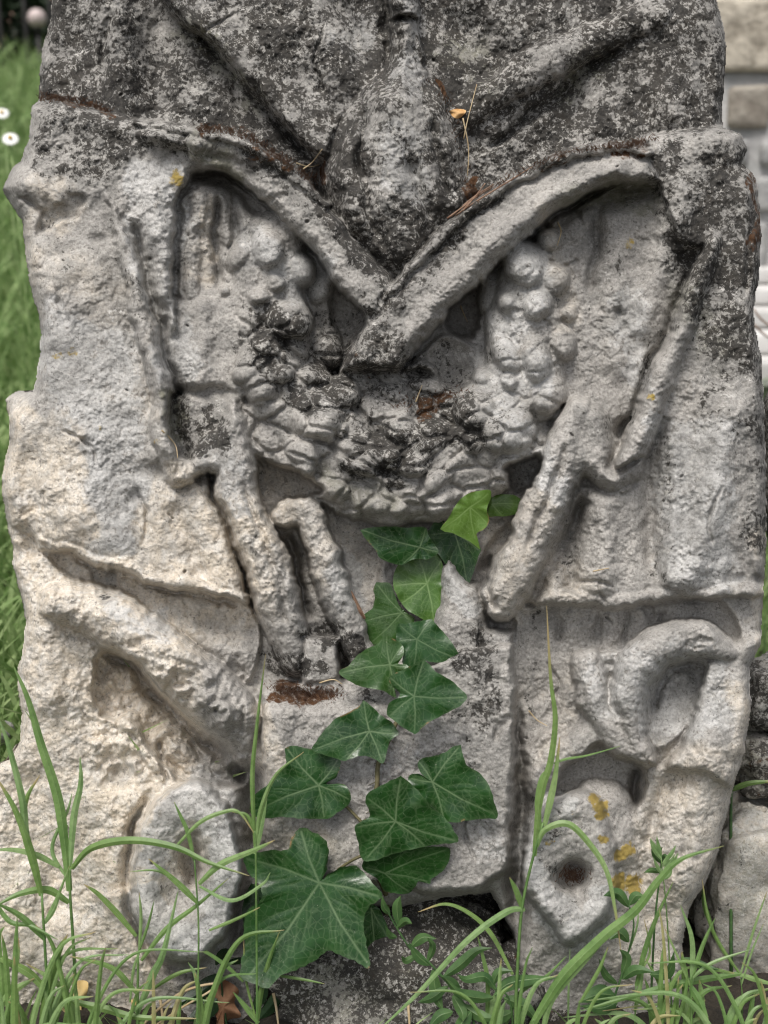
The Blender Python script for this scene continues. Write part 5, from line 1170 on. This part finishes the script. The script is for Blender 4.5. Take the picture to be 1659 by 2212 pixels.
for px_, py_, dd, lab in ((4, 243, 1.75, 'white daisy with orange centre, cut by the left frame edge'), (22, 298, 1.5, 'white daisy fully in view left of the headstone shoulder')):
    c = np.array(far(px_, py_, dd)); zg = float(ground_z(c[0], c[1]))
    r0 = empty('daisy', lab, 'flower', 'daisies in the lawn'); r0.location = (c[0], c[1], zg)
    vv, ff = tube_w(np.array([(c[0], c[1], min(zg, c[2]-0.1)), (c[0]+0.004, c[1], (zg+c[2])/2), tuple(c)]), 0.0012, 5); child('stem', r0, vv, ff, M_LAWN)
    ax = np.array((0.15, -0.75, 0.65)); ax /= np.linalg.norm(ax); e1 = np.cross(ax, (0, 0, 1)); e1 /= np.linalg.norm(e1); e2 = np.cross(ax, e1)
    for k in range(15):
        an = k/15*6.283; d_ = math.cos(an)*e1+math.sin(an)*e2; s_ = np.cross(ax, d_); vv = []
        for t, ww in ((0.002, 0.0006), (0.006, 0.0014), (0.009, 0.0013), (0.0108, 0.0005)):
            for sg in (1, -1): vv.append(c+d_*t+s_*ww*sg-ax*t*0.15)
        child('petal', r0, np.array(vv), [[0, 1, 3, 2], [2, 3, 5, 4], [4, 5, 7, 6]], M_PETAL)
    bm = bmesh.new(); bmesh.ops.create_icosphere(bm, subdivisions=2, radius=0.0027)
    vv = np.array([tuple(v_.co) for v_ in bm.verts])+c+ax*0.001; ff = [[q.index for q in p.verts] for p in bm.faces]; bm.free(); child('flower_disc', r0, vv, ff, M_DISC)

def boxv(c, sx, sy, sz, bev=0.0, seg=2):
    bm = bmesh.new(); bmesh.ops.create_cube(bm, size=1)
    for v_ in bm.verts: v_.co = Vector((v_.co.x*sx, v_.co.y*sy, v_.co.z*sz))
    if bev: bmesh.ops.bevel(bm, geom=bm.edges[:], offset=bev, segments=seg, affect='EDGES', profile=0.6)
    vv = np.array([tuple(v_.co) for v_ in bm.verts])+np.array(c); ff = [[q.index for q in p.verts] for p in bm.faces]; bm.free()
    return vv, ff
def merge(lst):
    V2 = []; f2 = []; n = 0
    for vv, ff in lst:
        V2.append(vv); f2 += [[i+n for i in p] for p in ff]; n += len(vv)
    return np.vstack(V2), f2
M_IRON = simple_mat('dark_iron', (0.012, 0.012, 0.013), (0.03, 0.026, 0.022), 40, 0.6)
M_HEDGE = simple_mat('dark_hedge_leaf', (0.008, 0.018, 0.008), (0.022, 0.045, 0.015), 12, 0.7)
FY = CAM[1]+5.2; fz = far(40, 215, 5.2).z
fence = empty('iron_fence', 'dark iron railing at the back of the lawn, upper left', 'fence'); fence.location = (-1.9, FY, fz-0.1)
bars = [boxv((x_, FY, fz+0.30), 0.018, 0.018, 0.85, 0.003, 1) for x_ in np.arange(-3.2, 0.2, 0.11)]
vv, ff = merge(bars); child('bars', fence, vv, ff, M_IRON)
for z_, nm in ((0.05, 'rail'), (0.62, 'rail')):
    vv, ff = boxv((-1.5, FY-0.021, fz+z_), 3.5, 0.02, 0.035, 0.003, 1); child(nm, fence, vv, ff, M_IRON)
V_ = []; f = []
for i in range(24000):
    x = random.uniform(-2.7, -0.9); y = FY+0.12+abs(random.gauss(0, 0.2)); z = fz-0.15+random.random()**1.25*(1.0+0.06*math.sin(x*5)+0.05*math.sin(x*13)); an = random.uniform(0, 6.28); tl = random.uniform(-0.8, 0.8); s_ = random.uniform(0.016, 0.034)
    a_ = Vector((math.cos(an), math.sin(an)*0.6, math.sin(tl)))*s_; b_ = Vector((-math.sin(an)*0.5, math.cos(an), math.cos(tl)*0.8))*s_*0.6; p_ = Vector((x, y, z)); b = len(V_)
    V_ += [tuple(p_-a_), tuple(p_+b_), tuple(p_+a_), tuple(p_-b_)]; f.append([b, b+1, b+2, b+3])
hedge = empty('hedge', 'dark clipped hedge behind the iron railing', 'hedge'); hedge.location = (-1.5, FY+0.45, fz-0.2)
child('foliage', hedge, np.array(V_), f, M_HEDGE)
vv, ff = merge([tube_w(np.array([(x_, FY+0.5, fz-0.25), (x_+0.03, FY+0.5, fz+0.1), (x_-0.02, FY+0.5, fz+0.3)]), 0.02, 6, 0.5) for x_ in np.arange(-3.2, 0.2, 0.3)]); child('stems', hedge, vv, ff, M_IRON)
lc = np.array(far(80, 40, 4.95)); zg = float(ground_z(lc[0], lc[1]))
lamp = empty('globe_lamp', 'pale pinkish globe lamp on a post before the iron railing', 'lamp'); lamp.location = (lc[0], lc[1], zg-0.2)
M_GLOBE = simple_mat('pale_globe', (0.55, 0.45, 0.43), (0.62, 0.52, 0.50), 5, 0.4)
bm = bmesh.new(); bmesh.ops.create_uvsphere(bm, u_segments=32, v_segments=20, radius=0.038)
vv = np.array([tuple(v_.co) for v_ in bm.verts])+lc; ff = [[q.index for q in p.verts] for p in bm.faces]; bm.free(); child('globe', lamp, vv, ff, M_GLOBE)
vv, ff = tube_w(np.array([(lc[0], lc[1], zg-0.2), (lc[0], lc[1], lc[2]-0.035)]), 0.009, 10); child('post', lamp, vv, ff, M_IRON)
vv, ff = tube_w(np.array([(lc[0], lc[1], lc[2]-0.05), (lc[0], lc[1], lc[2]-0.03)]), 0.019, 12); child('collar', lamp, vv, ff, M_IRON)
hc = np.array(far(40, 60, 15.0)); zg = float(ground_z(hc[0], hc[1]))
M_PEACH = simple_mat('peach_plaster', (0.55, 0.36, 0.26), (0.62, 0.45, 0.34), 1.5, 0.9); M_GLASS = simple_mat('dark_window', (0.02, 0.022, 0.025), (0.04, 0.04, 0.045), 2, 0.2); M_ROOF = simple_mat('roof_tile', (0.25, 0.1, 0.06), (0.35, 0.16, 0.1), 6, 0.8)
house = empty('house', 'peach plastered house far behind the railing, upper left', 'house'); house.location = (hc[0], hc[1], zg-0.2)
vv, ff = boxv((hc[0], hc[1]+1.5, zg+1.4), 6.0, 3.0, 3.4); child('wall', house, vv, ff, M_PEACH)
vv = np.array([(hc[0]-3.3, hc[1]-0.3, zg+3.1), (hc[0]+3.3, hc[1]-0.3, zg+3.1), (hc[0]+3.3, hc[1]+3.3, zg+3.1), (hc[0]-3.3, hc[1]+3.3, zg+3.1), (hc[0]-3.3, hc[1]+1.5, zg+4.4), (hc[0]+3.3, hc[1]+1.5, zg+4.4)])
child('roof', house, vv, [[0, 1, 5, 4], [2, 3, 4, 5], [0, 4, 3], [1, 2, 5], [3, 2, 1, 0]], M_ROOF, None, False)
for wx in (-2.2, 1.3, 2.4):
    vv, ff = boxv((hc[0]+wx, hc[1]-0.02, zg+1.5), 0.8, 0.08, 1.1, 0.01, 1); child('window', house, vv, ff, M_GLASS)

# ------------------------------------------------------------------ behind the stone, right: masonry wall and pale steps
WD = 2.3; WY = CAM[1]+WD; x0 = far(1480, 300, WD).x
wall = empty('stone_wall', 'pale masonry wall of rough blocks behind the right side of the headstone', 'wall'); wall.location = (x0+1.2, WY, 0.3)
zt = [far(1600, p, WD).z for p in (-420, -180, -10, 176, 292, 372, 470, 640, 900, 1300)]
M_MORTAR = simple_mat('lime_mortar', (0.36, 0.36, 0.355), (0.50, 0.49, 0.48), 18, 0.95, 0.01)
vv, ff = boxv((x0+1.5, WY+0.055, (zt[0]+zt[-1])/2), 3.0, 0.2, zt[0]-zt[-1]); child('mortar', wall, vv, ff, M_MORTAR)
def mkblk(nm, c1, c2): return simple_mat(nm, c1, c2, 24, 0.92, 0.014)
MB_ = [mkblk('tan_block', (0.24, 0.21, 0.165), (0.62, 0.56, 0.46)), mkblk('brown_block', (0.23, 0.20, 0.165), (0.40, 0.365, 0.31)), mkblk('grey_block', (0.26, 0.26, 0.26), (0.44, 0.435, 0.42))]
rowm = [0, 0, 0, 1, 2, 2, 2, 1, 2]; blk = {0: [], 1: [], 2: []}
for r_ in range(len(zt)-1):
    hgt = zt[r_]-zt[r_+1]; x = x0-0.1+random.uniform(0, 0.06)
    while x < x0+2.9:
        wd_ = hgt*random.uniform(1.1, 2.0) if r_ != 3 else hgt*random.uniform(0.75, 1.2)
        vv, ff = boxv((x+wd_/2, WY, (zt[r_]+zt[r_+1])/2), wd_-0.022, 0.12, hgt-0.022, 0.012, 3)
        vv = vv+np.array([mnoise.noise_vector(Vector(p)*14)*0.006 for p in vv])
        blk[rowm[r_]].append((vv, ff)); x += wd_
for k in blk:
    vv, ff = merge(blk[k]); child('masonry', wall, vv, ff, MB_[k])
M_STEP = simple_mat('pale_step_stone', (0.50, 0.49, 0.47), (0.66, 0.65, 0.63), 12, 0.85, 0.004)
steps = empty('stone_steps', 'pale worn stone steps at the right edge behind the headstone', 'steps')
SD = 1.9; sy0 = CAM[1]+SD; steps.location = (far(1660, 800, SD).x+0.4, sy0, 0.2)
zs = [far(1640, p, SD).z for p in (602, 644, 688, 732, 780, 840)]
for i in range(5):
    vv, ff = boxv((far(1560, 700, SD).x+0.75, sy0+0.30-0.075*i+0.3, (zs[i]+zs[i+1])/2), 1.5, 0.6, zs[i]-zs[i+1]-0.003, 0.006, 2); child('step', steps, vv, ff, M_STEP)
vv, ff = boxv((far(1560, 700, SD).x+0.75, sy0+0.33, zs[-1]/2), 1.5, 0.62, zs[-1]-0.002); child('plinth', steps, vv, ff, MB_[2])
tw = [far(1628, 668, 1.55), far(1645, 690, 1.55), far(1675, 712, 1.55)]
tw2 = [far(1628, 700, 1.55), far(1650, 722, 1.55), far(1680, 740, 1.55)]
twig = empty('bare_twig', 'thin bare reddish twigs in front of the pale steps', 'twig'); twig.location = (tw[2].x+0.05, tw[2].y, 0.25)
for t_ in (tw, tw2):
    vv, ff = tube_w(catmull([tuple(p) for p in t_]+[(t_[2].x+0.05, t_[2].y+0.01, t_[2].z-0.03), (t_[2].x+0.12, t_[2].y+0.02, 0.12)], 6), 0.0014, 5); child('branch', twig, vv, ff, M_RED)
